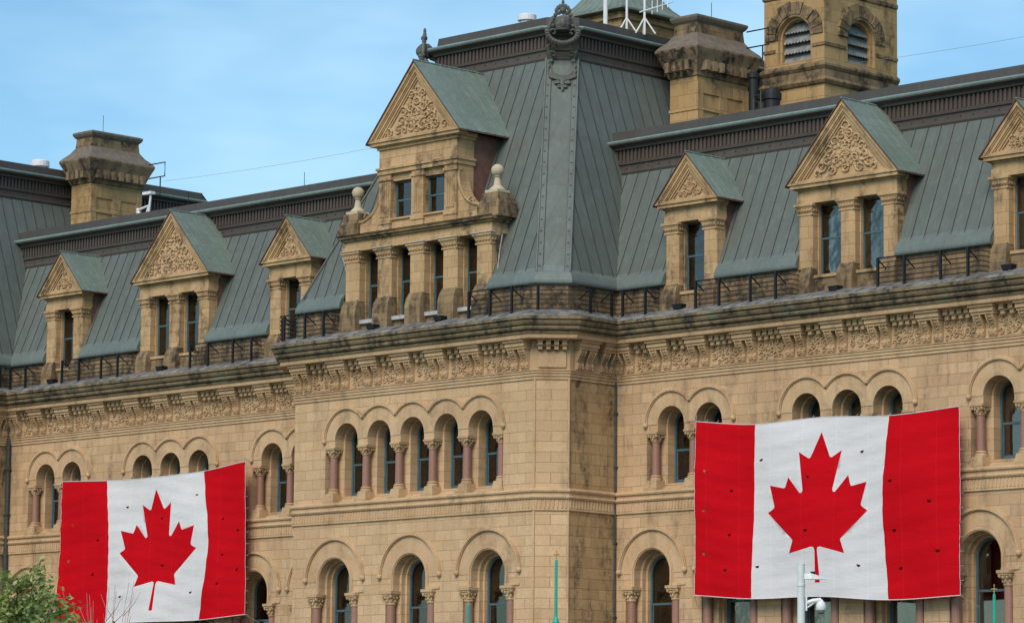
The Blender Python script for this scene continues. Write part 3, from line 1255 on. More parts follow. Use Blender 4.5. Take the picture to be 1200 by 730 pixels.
def fpv(z):
    t = z - ZB
    return dict(FR=(-40.8 - SXE * t, -D + .1 + SY * t), CR=(-39.8 - SXE * t, -D + CH + .1 + SY * t), BR=(-39.8 - SXE * t, 14.7))


m = MB()
P0, P1 = fpv(ZB), fpv(LZT)
m.quad((-54, P0['FR'][1], ZB), (*P0['FR'], ZB), (*P1['FR'], LZT), (-54, P1['FR'][1], LZT))
m.quad((*P0['FR'], ZB), (*P0['CR'], ZB), (*P1['CR'], LZT), (*P1['FR'], LZT))
m.quad((*P0['CR'], ZB), (*P0['BR'], ZB), (*P1['BR'], LZT), (*P1['CR'], LZT))
m.mat(1)
y = -2.4
while y < 14.5:
    zt = min(LZT, ZB + (y + D - CH - .1) / SY)
    if zt > ZB + .4:
        seam(m, (-39.8 - SXE * .1, y, ZB + .1), (-39.8 - SXE * (zt - ZB), y, zt), (1, 0, SXE))
    y += .64
build('roof', m, [M_roof, M_pipe], B, recalc=False)
roof_cornice([(-54, P1['FR'][1]), P1['FR'], P1['CR'], P1['BR']], LZT)
t = MB()
t.quad((-54, P1['FR'][1], LZT + 1.75), (P1['CR'][0], P1['FR'][1] + .6, LZT + 1.75), (*P1['BR'], LZT + 1.75), (-54, 14.7, LZT + 1.75))
t.quad((P1['BR'][0], 14.7, 4), (-54, 14.7, 4), (-54, 14.7, LZT + 1.75), (P1['BR'][0], 14.7, LZT + 1.75))
build('flat_roof', t, M_flat, B, recalc=False)
lp = MB()
lp.sweep([(-54, P0['FR'][1]), P0['FR'], P0['CR'], (P0['CR'][0], .3)], lip_profile())
build('roof_lip', lp, M_lip, B)


# ------------------------------------------------------------------ dormers
def sash(x0, x1, z0, z1, y, parent, rail=None):
    m = MB()
    t = .075
    m.box(x0, x0 + t, y, y + .1, z0, z1)
    m.box(x1 - t, x1, y, y + .1, z0, z1)
    m.box(x0 + t, x1 - t, y, y + .1, z0, z0 + t)
    m.box(x0 + t, x1 - t, y, y + .1, z1 - t, z1)
    rail = rail or (z0 + z1) / 2
    m.box(x0 + t, x1 - t, y + .01, y + .09, rail - .04, rail + .04)
    m.box(x0 + t, x0 + t + .04, y + .04, y + .09, z0 + t, rail - .04)
    m.box(x1 - t - .04, x1 - t, y + .04, y + .09, z0 + t, rail - .04)
    build('window', m, M_frame, parent)
    g = MB()
    g.box(x0 + t, x1 - t, y + .05, y + .058, z0 + t, z1 - t)
    g2 = build('pane', g, M_glass, parent)
    c = MB()
    c.mat(0)
    c.box(x0 - .1, x1 + .1, y + .7, y + .75, z0 - .1, z1 + .1)  # dark backing sheet, the room's shade put into its colour
    c.mat(1)
    n = 8
    xa, xb = x0 + t, x0 + (x1 - x0) * .42
    for i in range(n):
        a, b = xa + (xb - xa) * i / n, xa + (xb - xa) * (i + 1) / n
        c.quad((a, y + .25 + .03 * (i % 2), z0 + .1), (b, y + .25 + .03 * ((i + 1) % 2), z0 + .1), (b, y + .25 + .03 * ((i + 1) % 2), z1), (a, y + .25 + .03 * (i % 2), z1))
    build('curtain', c, [M_room, M_curt], parent, recalc=False)


def pier(m, xa, xb, Y, z0, z1, d=.45):
    """a dormer pier: stepped weathered foot, shaft with chamfered edges, capital"""
    w_ = xb - xa
    m.mat(1)
    m.box(xa - .05, xb + .03, Y - .20, Y + d + .1, 2.72, z0 - .42)
    m.taper(xa - .05, xb + .03, Y - .20, Y + d + .1, z0 - .42, z0 - .12, .015, .06)
    m.taper(xa - .035, xb + .015, Y - .14, Y + d + .1, z0 - .12, z0 + .16, .04, .15)
    m.mat(0)
    c = .07
    zt = z1 - .46
    poly = [(xa + c, Y), (xb - c, Y), (xb, Y + c), (xb, Y + d), (xa, Y + d), (xa, Y + c)]
    n = len(poly)
    m.add([(x, y, z0 + .1) for x, y in poly] + [(x, y, zt) for x, y in poly], [tuple(range(n))] + [tuple(range(n, 2 * n))] + [(i, (i + 1) % n, (i + 1) % n + n, i + n) for i in range(n)])
    m.mat(2)
    m.box(xa - .03, xb + .03, Y - .03, Y + d, zt, zt + .07)
    m.taper(xa - .10, xb + .10, Y - .10, Y + d, zt + .36, zt + .07, .12, .12)
    for i in range(5):
        m.ball((xa + w_ * (i + .5) / 5, Y - .02, zt + .2), .075, 6)
    for i in range(3):
        m.ball((xb + .02, Y + d * (i + .5) / 3, zt + .2), .07, 6)
    m.box(xa - .13, xb + .13, Y - .13, Y + d, zt + .36, z1)
    m.mat(0)


def gable(par, x0, T, zt, za, Y, yback, overh=.30, rnd=None):
    """pediment, its carving, and the copper gable roof running back into the slope"""
    sl = (za - zt) / T
    tri = lambda k: [(x0 - T + k / sl * 1.6 * 1, zt), (x0 + T - k / sl * 1.6, zt), (x0, za - k * 1.6)]
    ins = lambda k: (T - k * 1.62, za - k * 1.62 * sl)      # half base, apex after an inset
    m = MB()
    yf = Y - overh
    kk = [0.0, .09, .13, .22, .26, .34, .40]
    zb = [zt, zt + .06, zt + .09, zt + .14, zt + .16, zt + .19, zt + .22]
    for i in range(6):
        h0, a0 = ins(kk[i])
        h1, a1 = ins(kk[i + 1])
        y = yf + (0, .05, .085, .13, .17, .22)[i]
        b0, b1 = zb[i], zb[i + 1]
        lim = lambda h, a, b: (h * (a - b) / (a - zt)) if a > b else 0
        o = [(x0 - lim(h0, a0, b0), b0), (x0 + lim(h0, a0, b0), b0), (x0, a0)]
        n_ = [(x0 - lim(h1, a1, b1), b1), (x0 + lim(h1, a1, b1), b1), (x0, a1)]
        m.band(n_, o, y, Y + .25, close=True)
    h3, a3 = ins(kk[6])
    hb = h3 * (a3 - zb[6]) / (a3 - zt)
    zb[3] = zb[6]
    m.mat(1)
    m.prism([(x0 - hb, zb[3]), (x0 + hb, zb[3]), (x0, a3)], Y - .02, Y + .25)
    m.mat(0)
    m.box(x0 - T + .1, x0 + T - .1, yf + .06, Y + .25, zt - .14, zt - .003)
    build('pediment', m, [M_dtrim, M_carv], par)
    c = MB()
    ins_ = lambda x, z: z > zb[3] + .1 and abs(x - x0) < (a3 - z) * hb / (a3 - zb[3]) - .16
    carve(c, ins_, x0 - hb, x0 + hb, zb[3], a3, Y - .03, rnd, .38 if T > 2 else .24, x0, 1.25)
    c.ball((x0, Y - .03, zb[3] + .32 * (a3 - zb[3])), .16, 8, .7, .5, 1.5)
    c.ball((x0, Y - .03, zb[3] + .66 * (a3 - zb[3])), .1, 8, .8, .5, 1.2)
    for a in (-.9, -.45, .45, .9):
        c.ball((x0 + .2 * sin(a), Y - .03, zb[3] + .30 * (a3 - zb[3]) + .26 * cos(a)), .11, 7, .6, .5, 1.5)
    build('pediment_carving', c, M_carv, par)
    r = MB()
    th = .07
    yr = yf - .05
    Te, ze = T + .06, zt - .06 * sl
    # roof sheets, each a thin slab
    for sx in (-1, 1):
        A = [(x0 + sx * Te, yr, ze + .01), (x0, yr, za + .02), (x0, yback, za + .02), (x0 + sx * Te, yback, ze + .01)]
        Bv = [(x, y, z + th) for x, y, z in A]
        r.mat(1)
        r.add(A + Bv, [(0, 1, 2, 3), (0, 1, 5, 4), (0, 3, 7, 4), (2, 3, 7, 6)])
        r.mat(0)
        r.add(Bv, [(0, 1, 2, 3)])
        k = max(2, int((yback - yr) / .62))
        for i in range(1, k + 1):
            y = yr + .55 * i - .1
            if y < yback - .1:
                seam(r, Bv[0][:1] + (y, Bv[0][2]), (x0, y, za + .02 + th), (sx * sl, 0, 1), .016, .03)
    r.mat(0)
    r.tube([(x0, yr, za + .02 + th), (x0, yback, za + .02 + th)], .05, 6)
    # valley flashing where the gable meets the slope
    build('dormer_roof', r, [M_droof, M_brown], par)


def dormer(x0, Bh, cols, wins, T, za, label, rnd):
    Y = 0.05
    par = empty('dormer', (x0, Y, 2.75), parent=B)
    if label:
        par['label'] = label
    m = MB()
    for a, b in cols:
        pier(m, x0 + a, x0 + b, Y, 3.75, 6.42)
    # wall behind with the window openings
    xs = [-Bh] + [v for w_ in wins for v in w_] + [Bh]
    for i in range(0, len(xs), 2):
        m.box(x0 + xs[i] - (-.035 if i == 0 else .05), x0 + xs[i + 1] + (.05 if i + 2 < len(xs) else -.035), Y + .36, Y + .60, 3.2, 6.43)
    for a, b in wins:
        m.mat(1)
        m.box(x0 + a + .002, x0 + b - .002, Y + .14, Y + .58, 2.75, 3.46)
        m.mat(2)
        m.box(x0 + a + .004, x0 + b - .004, Y + .08, Y + .6, 3.46, 3.58)
        m.mat(0)
    # entablature
    m.mat(2)
    m.box(x0 - Bh - .02, x0 + Bh + .02, Y - .02, Y + .60, 6.42, 6.72)
    m.box(x0 - Bh, x0 + Bh, Y + .0, Y + .60, 6.72, 6.95)
    m.box(x0 - Bh - .06, x0 + Bh + .06, Y - .06, Y + .60, 6.95, 7.02)
    m.box(x0 - Bh - .12, x0 + Bh + .12, Y - .12, Y + .60, 7.02, 7.14)
    m.mat(0)
    build('dormer_wall', m, [M_dorm, M_base, M_dtrim], par)
    for sx in (-1, 1):
        c = MB()
        xa, xb = sorted((x0 + sx * (Bh - .03), x0 + sx * (Bh - .12)))
        c.box(xa, xb, Y + .58, 2.2, 3.9, 7.2)
        build('cheek', c, M_cheek, par)
    for a, b in wins:
        sash(x0 + a, x0 + b, 3.58, 6.42, Y + .50, par, 5.05)
    gable(par, x0, T, 7.16, za, Y, YB + SW * (za - ZB) + .35 if za < 9.6 else 2.25, rnd=rnd)


SM = dict(Bh=1.40, cols=[(-1.38, -.68), (.68, 1.38)], wins=[(-.68, .68)], T=1.72, za=9.12)
BG = dict(Bh=2.48, cols=[(-2.46, -1.76), (-.36, .36), (1.76, 2.46)], wins=[(-1.76, -.36), (.36, 1.76)], T=2.80, za=10.25)
rd = random.Random(21)
for (c, h) in DORM_R + DORM_L:
    p = SM if h < 2 else BG
    dormer(c, label=None, rnd=rd, **p)

# the tall dormer of the pavilion
Y = -D + .05
xc = -7.1
par = empty('dormer', (xc, Y, 2.75), parent=B)
par['label'] = 'tall two-storey dormer with ball finials'
m = MB()
cols = [-4.0, -2.0, 0.0, 2.0, 4.0]
for c in cols:
    pier(m, xc + c - .43, xc + c + .43, Y, 4.05, 6.30)
for i, c in enumerate(cols):
    a, b = (c - .5, c + .43) if i < 4 else (c - .43, c + .5)
    m.box(xc + c - .47, xc + c + .47, Y + .40, Y + .85, 3.0, 6.305)
for a, b in zip(cols, cols[1:]):
    m.mat(1)
    m.box(xc + a + .432, xc + b - .432, Y + .20, Y + .85, 2.75, 3.16)
    m.mat(2)
    m.box(xc + a + .434, xc + b - .434, Y + .14, Y + .87, 3.16, 3.28)
m.mat(2)
m.box(xc - 4.55, xc + 4.55, Y - .06, Y + .95, 6.30, 6.52)
m.mat(0)
m.box(xc - 4.48, xc + 4.48, Y, Y + .95, 6.52, 6.76)
m.mat(1)
m.box(xc - 4.6, xc + 4.6, Y - .12, Y + .95, 6.76, 6.86)
m.box(xc - 4.7, xc + 4.7, Y - .22, Y + .95, 6.86, 6.97)
m.mat(0)
m.box(xc - 4.4, xc + 4.4, Y + .1, Y + 1.2, 6.97, 7.45)
# upper stage
for a, b in ((-2.36, -1.64), (-.36, .36), (1.64, 2.36)):
    m.box(xc + a, xc + b, Y, Y + 1.0, 6.97, 9.43)
    m.mat(2)
    for i in range(4):
        cx = xc + a + .1 + (b - a - .2) * (i + .5) / 4
        m.tube([(cx, Y - .005, 7.6), (cx, Y - .005, 9.1)], .05, 6)
    m.box(xc + a - .05, xc + b + .05, Y - .06, Y + .3, 9.16, 9.28)
    m.box(xc + a - .03, xc + b + .03, Y - .04, Y + .3, 7.3, 7.45)
    m.mat(0)
for a, b in ((-1.64, -.36), (.36, 1.64)):
    m.box(xc + a, xc + b, Y + .14, Y + 1.0, 6.97, 7.44)
    m.mat(2)
    m.box(xc + a, xc + b, Y + .02, Y + .6, 7.445, 7.52)
    m.mat(0)
    m.box(xc + a, xc + b, Y + .12, Y + 1.0, 9.12, 9.43)
m.mat(2)
m.box(xc - 2.42, xc + 2.42, Y - .06, Y + 1.05, 9.43, 9.62)
m.box(xc - 2.47, xc + 2.47, Y - .12, Y + 1.05, 9.62, 9.72)
m.mat(0)
m.box(xc - 2.36, xc + 2.36, Y, Y + 1.02, 9.72, 10.50)
m.mat(2)
m.box(xc - 2.44, xc + 2.44, Y - .08, Y + 1.05, 10.50, 10.62)
m.box(xc - 2.54, xc + 2.54, Y - .16, Y + 1.05, 10.62, 10.78)
m.mat(0)
# scrolled buttresses and the pedestals of the ball finials
for sx in (-1, 1):
    cv = [(2.36, 9.15)] + [(2.36 + 1.35 * (1 - cos(t * pi / 2)) ** 1.0 * 1.0, 9.1 - 1.55 * sin(t * pi / 2) ** .9) for t in [i / 9 for i in range(1, 10)]] + [(3.75, 7.4), (2.36, 7.4)]
    m.prism([(xc + sx * a, z) for a, z in cv], Y + .12, Y + .75)
    m.mat(2)
    m.tube([(xc + sx * a, Y + .12, z) for a, z in cv[:-1]], .07, 6)
    m.tube([(xc + sx * (3.15 + .22 * cos(t * .8 * pi) * (1 - t * .4)), Y + .1, 7.75 + .22 * sin(t * .8 * pi) * (1 - t * .4)) for t in [i / 3 for i in range(9)]], .05, 5)
    m.mat(0)
    cx = xc + sx * 4.25
    m.mat(1)
    m.box(cx - .62, cx + .62, Y - .02, Y + 1.1, 6.97, 7.55)
    m.taper(cx - .56, cx + .56, Y + .03, Y + 1.05, 7.55, 8.0, .12, .12)
    m.mat(0)
    m.mat(1)
    m.box(xc + sx * 4.43 - .08, xc + sx * 4.43 + .08, Y + .3, Y + .9, 2.75, 6.3)
    m.mat(0)
build('dormer_wall', m, [M_dorm, M_base, M_dtrim], par)
for sx in (-1, 1):
    cx = xc + sx * 4.25
    f = MB()
    f.box(cx - .36, cx + .36, Y + .18, Y + .90, 8.0, 8.12)
    f.lathe(cx, Y + .54, [(.34, 8.12), (.30, 8.2), (.17, 8.32), (.13, 8.55), (.12, 8.66), (.17, 8.69), (.12, 8.73)], 14)
    f.ball((cx, Y + .54, 8.96), .27, 16)
    build('ball_finial', f, M_ball, par, smooth=False)
for sx in (-1, 1):
    c = MB()
    xa, xb = sorted((xc + sx * 2.33, xc + sx * 2.24))
    c.box(xa, xb, Y + 1.02, .6, 7.0, 10.8)
    build('cheek', c, M_cheek, par)
fl = MB()
for sx in (-1, 1):
    xo = xc + sx * 4.62
    fl.sweep([(xc - 4.75, Y - .25), (xc + 4.75, Y - .25)], [(0, 6.97), (.03, 6.97), (.03, 7.0), (0, 7.0)])
    fl.tube([(xc + sx * 4.86, Y + .25, 6.2), (xc + sx * 4.62, Y + .32, 5.4), (xc + sx * 4.58, Y + .22, 4.4)], .025, 5)
for c in cols:
    fl.box(xc + c - .60, xc + c + .60, Y - .17, Y + .1, 6.301, 6.33)
for a, b in zip(cols, cols[1:]):
    fl.box(xc + a + .45, xc + b - .45, Y + .06, Y + .5, 3.17, 3.33)
build('flashing', fl, plain('pale_flashing', (0.46, 0.46, 0.47), .6, 0, .35, 5, .3, .3), par)
for a, b in zip(cols, cols[1:]):
    sash(xc + a + .43, xc + b - .43, 3.30, 6.30, Y + .62, par, 4.85)
for a, b in ((-1.64, -.36), (.36, 1.64)):
    sash(xc + a, xc + b, 7.52, 9.12, Y + .34, par, 8.3)
gable(par, xc, 2.82, 10.80, 14.0, Y, .4, rnd=rd)


# ------------------------------------------------------------------ copper cartouche on the canted corners
def cartouche(m):
    """local: x across the cant, y how far it stands off (negative is outward), z from the foot of the roof cornice"""
    B_ = m.ball
    # crowned shield
    m.lathe(0, -.16, [(.05, 1.02), (.30, 1.08), (.36, 1.3), (.33, 1.55), (.2, 1.68), (.05, 1.72)], 14)
    for i in range(11):
        a = -1.9 + 3.8 * i / 10
        B_((.46 * sin(a), -.2, 1.42 + .44 * cos(a)), .10, 7)
    B_((0, -.45, 1.36), .17, 9, 1, .7, 1.2)
    for i in range(7):
        a = -1.2 + 2.4 * i / 6
        B_((.30 * sin(a), -.18, 1.82 + .32 * cos(a)), .085, 7, 1, 1, 1.4)
    B_((0, -.18, 2.28), .09, 7, .8, .8, 1.6)
    B_((0, -.2, 1.95), .15, 8)
    # horns curling down either side of the shield
    for q in (-1, 1):
        m.tube([(q * (.42 + .18 * sin(t)), -.22, 1.5 - .62 * t / 2.4 + .1 * cos(t * 1.5)) for t in [i * .3 for i in range(9)]], .10, 7, .06)
        m.tube([(q * (.40 + .15 * (1 - t / 7) * cos(t)), -.3, .98 + .15 * (1 - t / 7) * sin(t)) for t in [i * .5 for i in range(12)]], .05, 5)
        m.tube([(q * (.40 + .15 * (1 - t / 7) * cos(t)), -.12, .12 + .15 * (1 - t / 7) * sin(t)) for t in [i * .5 for i in range(12)]], .05, 5)
        # side scrolls of the long drop
        m.tube([(q * .60, -.14, .75), (q * .64, -.14, .45), (q * .56, -.12, .15), (q * .46, -.10, -.12), (q * .55, -.08, -.40), (q * .58, -.08, -.62), (q * .46, -.10, -.82)], .085, 6, .06)
        B_((q * .62, -.18, .8), .12, 8)
        B_((q * .48, -.14, -.12), .11, 7)
        for i in range(6):
            B_((q * (.50 - .085 * i), -.12, -.86 - .14 * sin(i / 6 * pi / 2)), .11, 7, 1, .7, 1)
        B_((q * .22, -.12, -1.16), .12, 7, 1.4, .5, .8)
        B_((q * .12, -.10, -1.34), .09, 7, 1.2, .5, .9)
    # heavy swag across the cornice and a lighter one below
    sw = [(-.66 * cos(pi * t), -.34 - .06 * sin(pi * t), 1.0 - .48 * sin(pi * t)) for t in [i / 14 for i in range(15)]]
    m.tube(sw, .10, 8)
    for p in sw:
        B_(p, .125, 7)
    sw = [(-.46 * cos(pi * t), -.10, -.62 - .26 * sin(pi * t)) for t in [i / 10 for i in range(11)]]
    m.tube(sw, .07, 6)
    # leaf at the tip
    B_((0, -.12, -1.12), .15, 8, .8, .5, 1.4)
    B_((0, -.10, -1.42), .09, 7, .8, .5, 1.8)


M_orn = plain('dark_cast_copper', (0.115, 0.115, 0.098), 0.6, 0, 0.45, 7, .4, .3)
for a, b, rot in (('FR', 'CR', pi / 4), ('LC', 'FL', -pi / 4)):
    m = MB()
    cartouche(m)
    cx, cy = (pt[a][0] + pt[b][0]) / 2, (pt[a][1] + pt[b][1]) / 2

    def stand(v):
        zz_ = v[2]
        off = -zz_ * .51 if zz_ < 0 else .12 + .33 * min(zz_ / 1.1, 1)
        y_ = v[1] - off
        return (cx + v[0] * cos(rot) - y_ * sin(rot), cy + v[0] * sin(rot) + y_ * cos(rot), PZT + zz_)
    m.move(0, stand)
    build('cartouche', m, M_orn, B)


# ------------------------------------------------------------------ chimneys
def chimney(x0, y0, w_, d_, zt):
    m = MB()
    x1, y1 = x0 + w_, y0 + d_
    zc = zt - 2.75
    m.box(x0, x1, y0, y1, 10.5, zc)
    # pilaster strips and sunk panels on the long flank
    for ya, yb in ((y0, y0 + .35), (y0 + d_ * .42, y0 + d_ * .58), (y1 - .35, y1)):
        m.box(x1 - .01, x1 + .06, ya + .002, yb - .002, 10.5, zc - .25)
    m.box(x1 - .01, x1 + .055, y0 + .352, y1 - .352, zc - .75, zc - .2)
    m.box(x0 - .04, x1 + .075, y0 - .04, y1 + .04, zc - 1.5, zc - 1.38)
    m.mat(1)
    path = [(x0, y1), (x0, y0), (x1, y0), (x1, y1), (x0, y1)]
    pr = [(0, zc - .05), (.06, zc), (.08, zc + .12), (.26, zc + .6), (.32, zc + .76), (.43, zc + 1.0), (.48, zc + 1.12), (.48, zc + 1.2), (.36, zc + 1.36), (.10, zc + 1.6), (-.10, zc + 1.9), (-.14, zc + 2.36), (-.04, zc + 2.46), (.02, zc + 2.58), (.02, zc + 2.66), (-.1, zc + 2.72)]

    def ring(prof, k=0):
        vs, fs = [], []
        for o, z in prof:
            vs += [(x0 - o, y0 - o, z), (x1 + o, y0 - o, z), (x1 + o, y1 + o, z), (x0 - o, y1 + o, z)]
        for i in range(len(prof) - 1):
            for j in range(4):
                fs.append((4 * i + j, 4 * i + (j + 1) % 4, 4 * i + 4 + (j + 1) % 4, 4 * i + 4 + j))
        fs.append(tuple(range(4 * len(prof) - 4, 4 * len(prof))))
        m.add(vs, fs)
    m.mat(1)
    ring(pr[:8] + [(.45, zc + 1.22)])
    # modillions under the cap
    for i in range(7):
        y = y0 + d_ * (i + .5) / 7
        m.box(x1 + .05, x1 + .46, y - .12, y + .12, zc + .2, zc + .62)
        m.box(x0 - .46, x0 - .05, y - .12, y + .12, zc + .2, zc + .62)
    for i in range(4):
        x = x0 + w_ * (i + .5) / 4
        m.box(x - .11, x + .11, y0 - .46, y0 - .05, zc + .2, zc + .62)
    m.mat(2)
    ring(pr[7:11])
    m.mat(3)
    ring(pr[10:12])
    m.mat(2)
    ring(pr[11:])
    return m


for k, (x0, y0, zt) in enumerate(((-42.1, 5.3, 16.65), (-1.55, 6.0, 16.75))):
    m = chimney(x0, y0, 1.55, 3.3, zt)
    build('chimney', m, [M_chim, M_cap, plain('slate_cap%d' % k, (0.19, 0.155, 0.122), .8, 0, .4, 4, .3, .4), M_base], B)

# ------------------------------------------------------------------ stone tower behind the roofs
TW = empty('stone_tower', (2.05, 12.5, GZ), 'square sandstone tower with louvred round-arched openings, rising behind the roofs', 'tower')
tx0, tx1, ty0, ty1 = .35, 3.75, 10.0, 15.0


def tower_face(w, u0, u1, cu, tr):
    """w: MB; in local u,z with depth v outward negative; tr maps (u, v, z) to world"""
    R, zs, sill = .92, 15.95, 14.9
    st = len(w.v)
    hole = [(cu - R, sill)] + arch_pts(cu, zs, R) + [(cu + R, sill)]
    w.sheet([(u0, GZ), (u1, GZ), (u1, 21.5), (u0, 21.5)], [hole], 0)
    w.reveal(hole, 0, .16)
    h2 = [(cu - R + .10, sill)] + arch_pts(cu, zs, R - .10) + [(cu + R - .10, sill)]
    w.sheet([(cu - R - .1, sill - .1), (cu + R + .1, sill - .1), (cu + R + .1, zs + R + .1), (cu - R - .1, zs + R + .1)], [h2], .16)
    w.reveal(h2, .16, .75)
    w.mat(1)
    w.band(arch_pts(cu, zs, R + .01, 180, 0, 24), arch_pts(cu, zs, R + .1, 180, 0, 24), -.05, .02)
    # rough voussoirs
    rv = random.Random(5)
    k = 13
    for i in range(k):
        a, b = 180 - 180 * i / k - .8, 180 - 180 * (i + 1) / k + .8
        r1 = R + .62 + rv.uniform(-.05, .12)
        w.band(arch_pts(cu, zs, R + .12, a, b, 2), arch_pts(cu, zs, r1, a, b, 2), -.05 - rv.uniform(0, .06), .02)
    w.mat(0)
    w.move(st, tr)


m = MB()
tower_face(m, tx0, tx1, (tx0 + tx1) / 2 + .02, lambda v: (v[0], ty0 + v[1], v[2]))
tower_face(m, ty0, ty1, (ty0 + ty1) / 2, lambda v: (tx1 - v[1], v[0], v[2]))
m.quad((tx0, ty1, GZ), (tx0, ty0, GZ), (tx0, ty0, 21.5), (tx0, ty1, 21.5))
m.quad((tx1, ty1, GZ), (tx0, ty1, GZ), (tx0, ty1, 21.5), (tx1, ty1, 21.5))
build('wall', m, [M_chim, M_base], TW, recalc=False)
tp = [(tx0, ty1), (tx0, ty0), (tx1, ty0), (tx1, ty1)]
m = MB()
m.sweep(tp, [(0, 14.36), (.05, 14.38), (.16, 14.52), (.16, 14.62), (.03, 14.74), (0, 14.75)])
build('cornice', m, M_base, TW)
m = MB()
m.sweep(tp, [(0, 13.72), (.10, 13.76), (.18, 13.88), (.18, 13.94), (.08, 14.05), (.08, 14.36), (0, 14.36)])
build('cornice', m, M_base, TW)
m = MB()
m.sweep(tp, [(0, 17.75), (.06, 17.8), (.06, 17.95), (0, 18.0)])
build('cornice', m, M_base, TW)
m = MB()
m.sweep(tp, [(0, 21.2), (.3, 21.4), (.4, 21.6), (0, 21.7)])
build('cornice', m, M_base, TW)
for a, b in ((tx0, tx0 + .62), (tx1 - .62, tx1)):
    m = MB()
    m.box(a - .03, b + .03 if b < tx1 else b + .045, ty0 - .05, ty0 + .02, 15.42, 15.56)
    build('impost_band', m, M_base, TW)
for a, b in ((ty0, ty0 + 1.42), (ty1 - 1.42, ty1)):
    m = MB()
    m.box(tx1 - .02, tx1 + .05, a - .045, b, 15.42, 15.56)
    build('impost_band', m, M_base, TW)
m = MB()
m.add([(tx0 - .4, ty0 - .4, 21.6), (tx1 + .4, ty0 - .4, 21.6), (tx1 + .4, ty1 + .4, 21.6), (tx0 - .4, ty1 + .4, 21.6), (2.05, 12.5, 25.5)], [(0, 1, 4), (1, 2, 4), (2, 3, 4), (3, 0, 4)])
build('roof', m, M_roof, TW)
for fx in (0, 1):
    m = MB()
    cu = (tx0 + tx1) / 2 + .02 if fx == 0 else (ty0 + ty1) / 2
    for i in range(5):
        z = 14.92 + .45 * i
        hw = .81 if z < 15.9 else sqrt(max(.02, .81 ** 2 - (z - 15.9) ** 2))
        n = 9
        for j in range(n):
            a, b = cu - hw + 2 * hw * j / n, cu - hw + 2 * hw * (j + 1) / n
            mid = (a + b) / 2
            m.add([(a, .24, z), (mid, .22, z - .07), (b, .24, z), (b, .5, z + .42), (a, .5, z + .42)], [(0, 1, 2, 3, 4)])
    m.box(cu - .9, cu + .9, .56, .6, 14.8, 17)
    m.move(0, (lambda v: (v[0], ty0 + v[1], v[2])) if fx == 0 else (lambda v: (tx1 - v[1], v[0], v[2])))
    build('louvre', m, M_louv, TW, recalc=False)

# ------------------------------------------------------------------ copper-roofed lantern above the pavilion
CU = empty('roof_tower', (-6.9, 8.8, PZT + 1.75), 'squat stone roof turret with a flared green copper roof above the highest mansard', 'turret')
cx0, cx1, cy0, cy1, cze = -9.1, -4.9, 6.5, 11.1, 17.75
m = MB()
m.box(cx0 + .35, cx1 - .35, cy0 + .35, cy1 - .35, PZT + 1.6, cze - .02)
m.box(cx0 + .2, cx1 - .2, cy0 + .2, cy1 - .2, cze - .35, cze - .2)
build('wall', m, M_chim, CU)
m = MB()
pf = [(-.15, 0), (-.15, .08), (.25, .28), (.62, .62), (.92, 1.05), (1.16, 1.6), (1.36, 2.3), (1.5, 3.2), (2.06, 5.6)]
vs, fs = [], []
for o, z in pf:
    vs += [(cx0 + o, cy0 + o, cze + z), (cx1 - o, cy0 + o, cze + z), (cx1 - o, cy1 - o, cze + z), (cx0 + o, cy1 - o, cze + z)]
for i in range(len(pf) - 1):
    for j in range(4):
        fs.append((4 * i + j, 4 * i + (j + 1) % 4, 4 * i + 4 + (j + 1) % 4, 4 * i + 4 + j))
n_ = 4 * len(pf)
fs.append((n_ - 4, n_ - 3, n_ - 2, n_ - 1))
fs.append((3, 2, 1, 0))
m.add(vs, fs)
for j in range(4):
    for t in [(i + .5) / 8 for i in range(8)]:
        pts = []
        for o, z in pf[1:]:
            A = [(cx0 + o, cy0 + o), (cx1 - o, cy0 + o), (cx1 - o, cy1 - o), (cx0 + o, cy1 - o)]
            a, b = A[j], A[(j + 1) % 4]
            pts.append((a[0] + (b[0] - a[0]) * t, a[1] + (b[1] - a[1]) * t, cze + z + .01))
        m.tube(pts, .025, 4)
build('roof', m, M_droof, CU)

# ------------------------------------------------------------------ downpipes, bolted to the inner corners
for (x, y, r, zt) in ((CH + .07, -.09, .045, .36), (-39.56, -.14, .12, 2.0)):
    m = MB()
    m.tube([(x, y, GZ), (x, y, zt)], r, 8)
    for z in (-16, -13, -9.5, -6.5, -3.4, -1.2):
        m.box(x - r - .02, x + r + .02, y - r - .015, y + r + .06, z, z + .06)
    build('downpipe', m, M_pipe, B)

# ------------------------------------------------------------------ railings on the gutter
GR_RAIL = 'iron guard railings along the roof gutter'


def railing(path, posts, label, stay=(0, .5)):
    """path: plan points; posts: points on it; 6 thin rails, stays running back to the wall"""
    z0, z1 = 2.62, 3.78
    p0 = path[0]
    e = empty('guard_railing', (p0[0], p0[1], z0), label, 'railing', GR_RAIL)
    for (x, y, nx, ny) in posts:
        m = MB()
        m.box(x - .045, x + .045, y - .045, y + .045, z0 - .08, z1 + .01)
        m.tube([(x, y, z1 - .04), (x + nx * .62, y + ny * .62, z1 - .42)], .028, 5)
        build('post', m, M_iron, e)
    for i in range(6):
        z = z1 - .19 * i
        m = MB()
        m.tube([(x, y, z) for x, y in path], .02 if i else .03, 5)
        build('rail', m, M_iron, e)
    return e


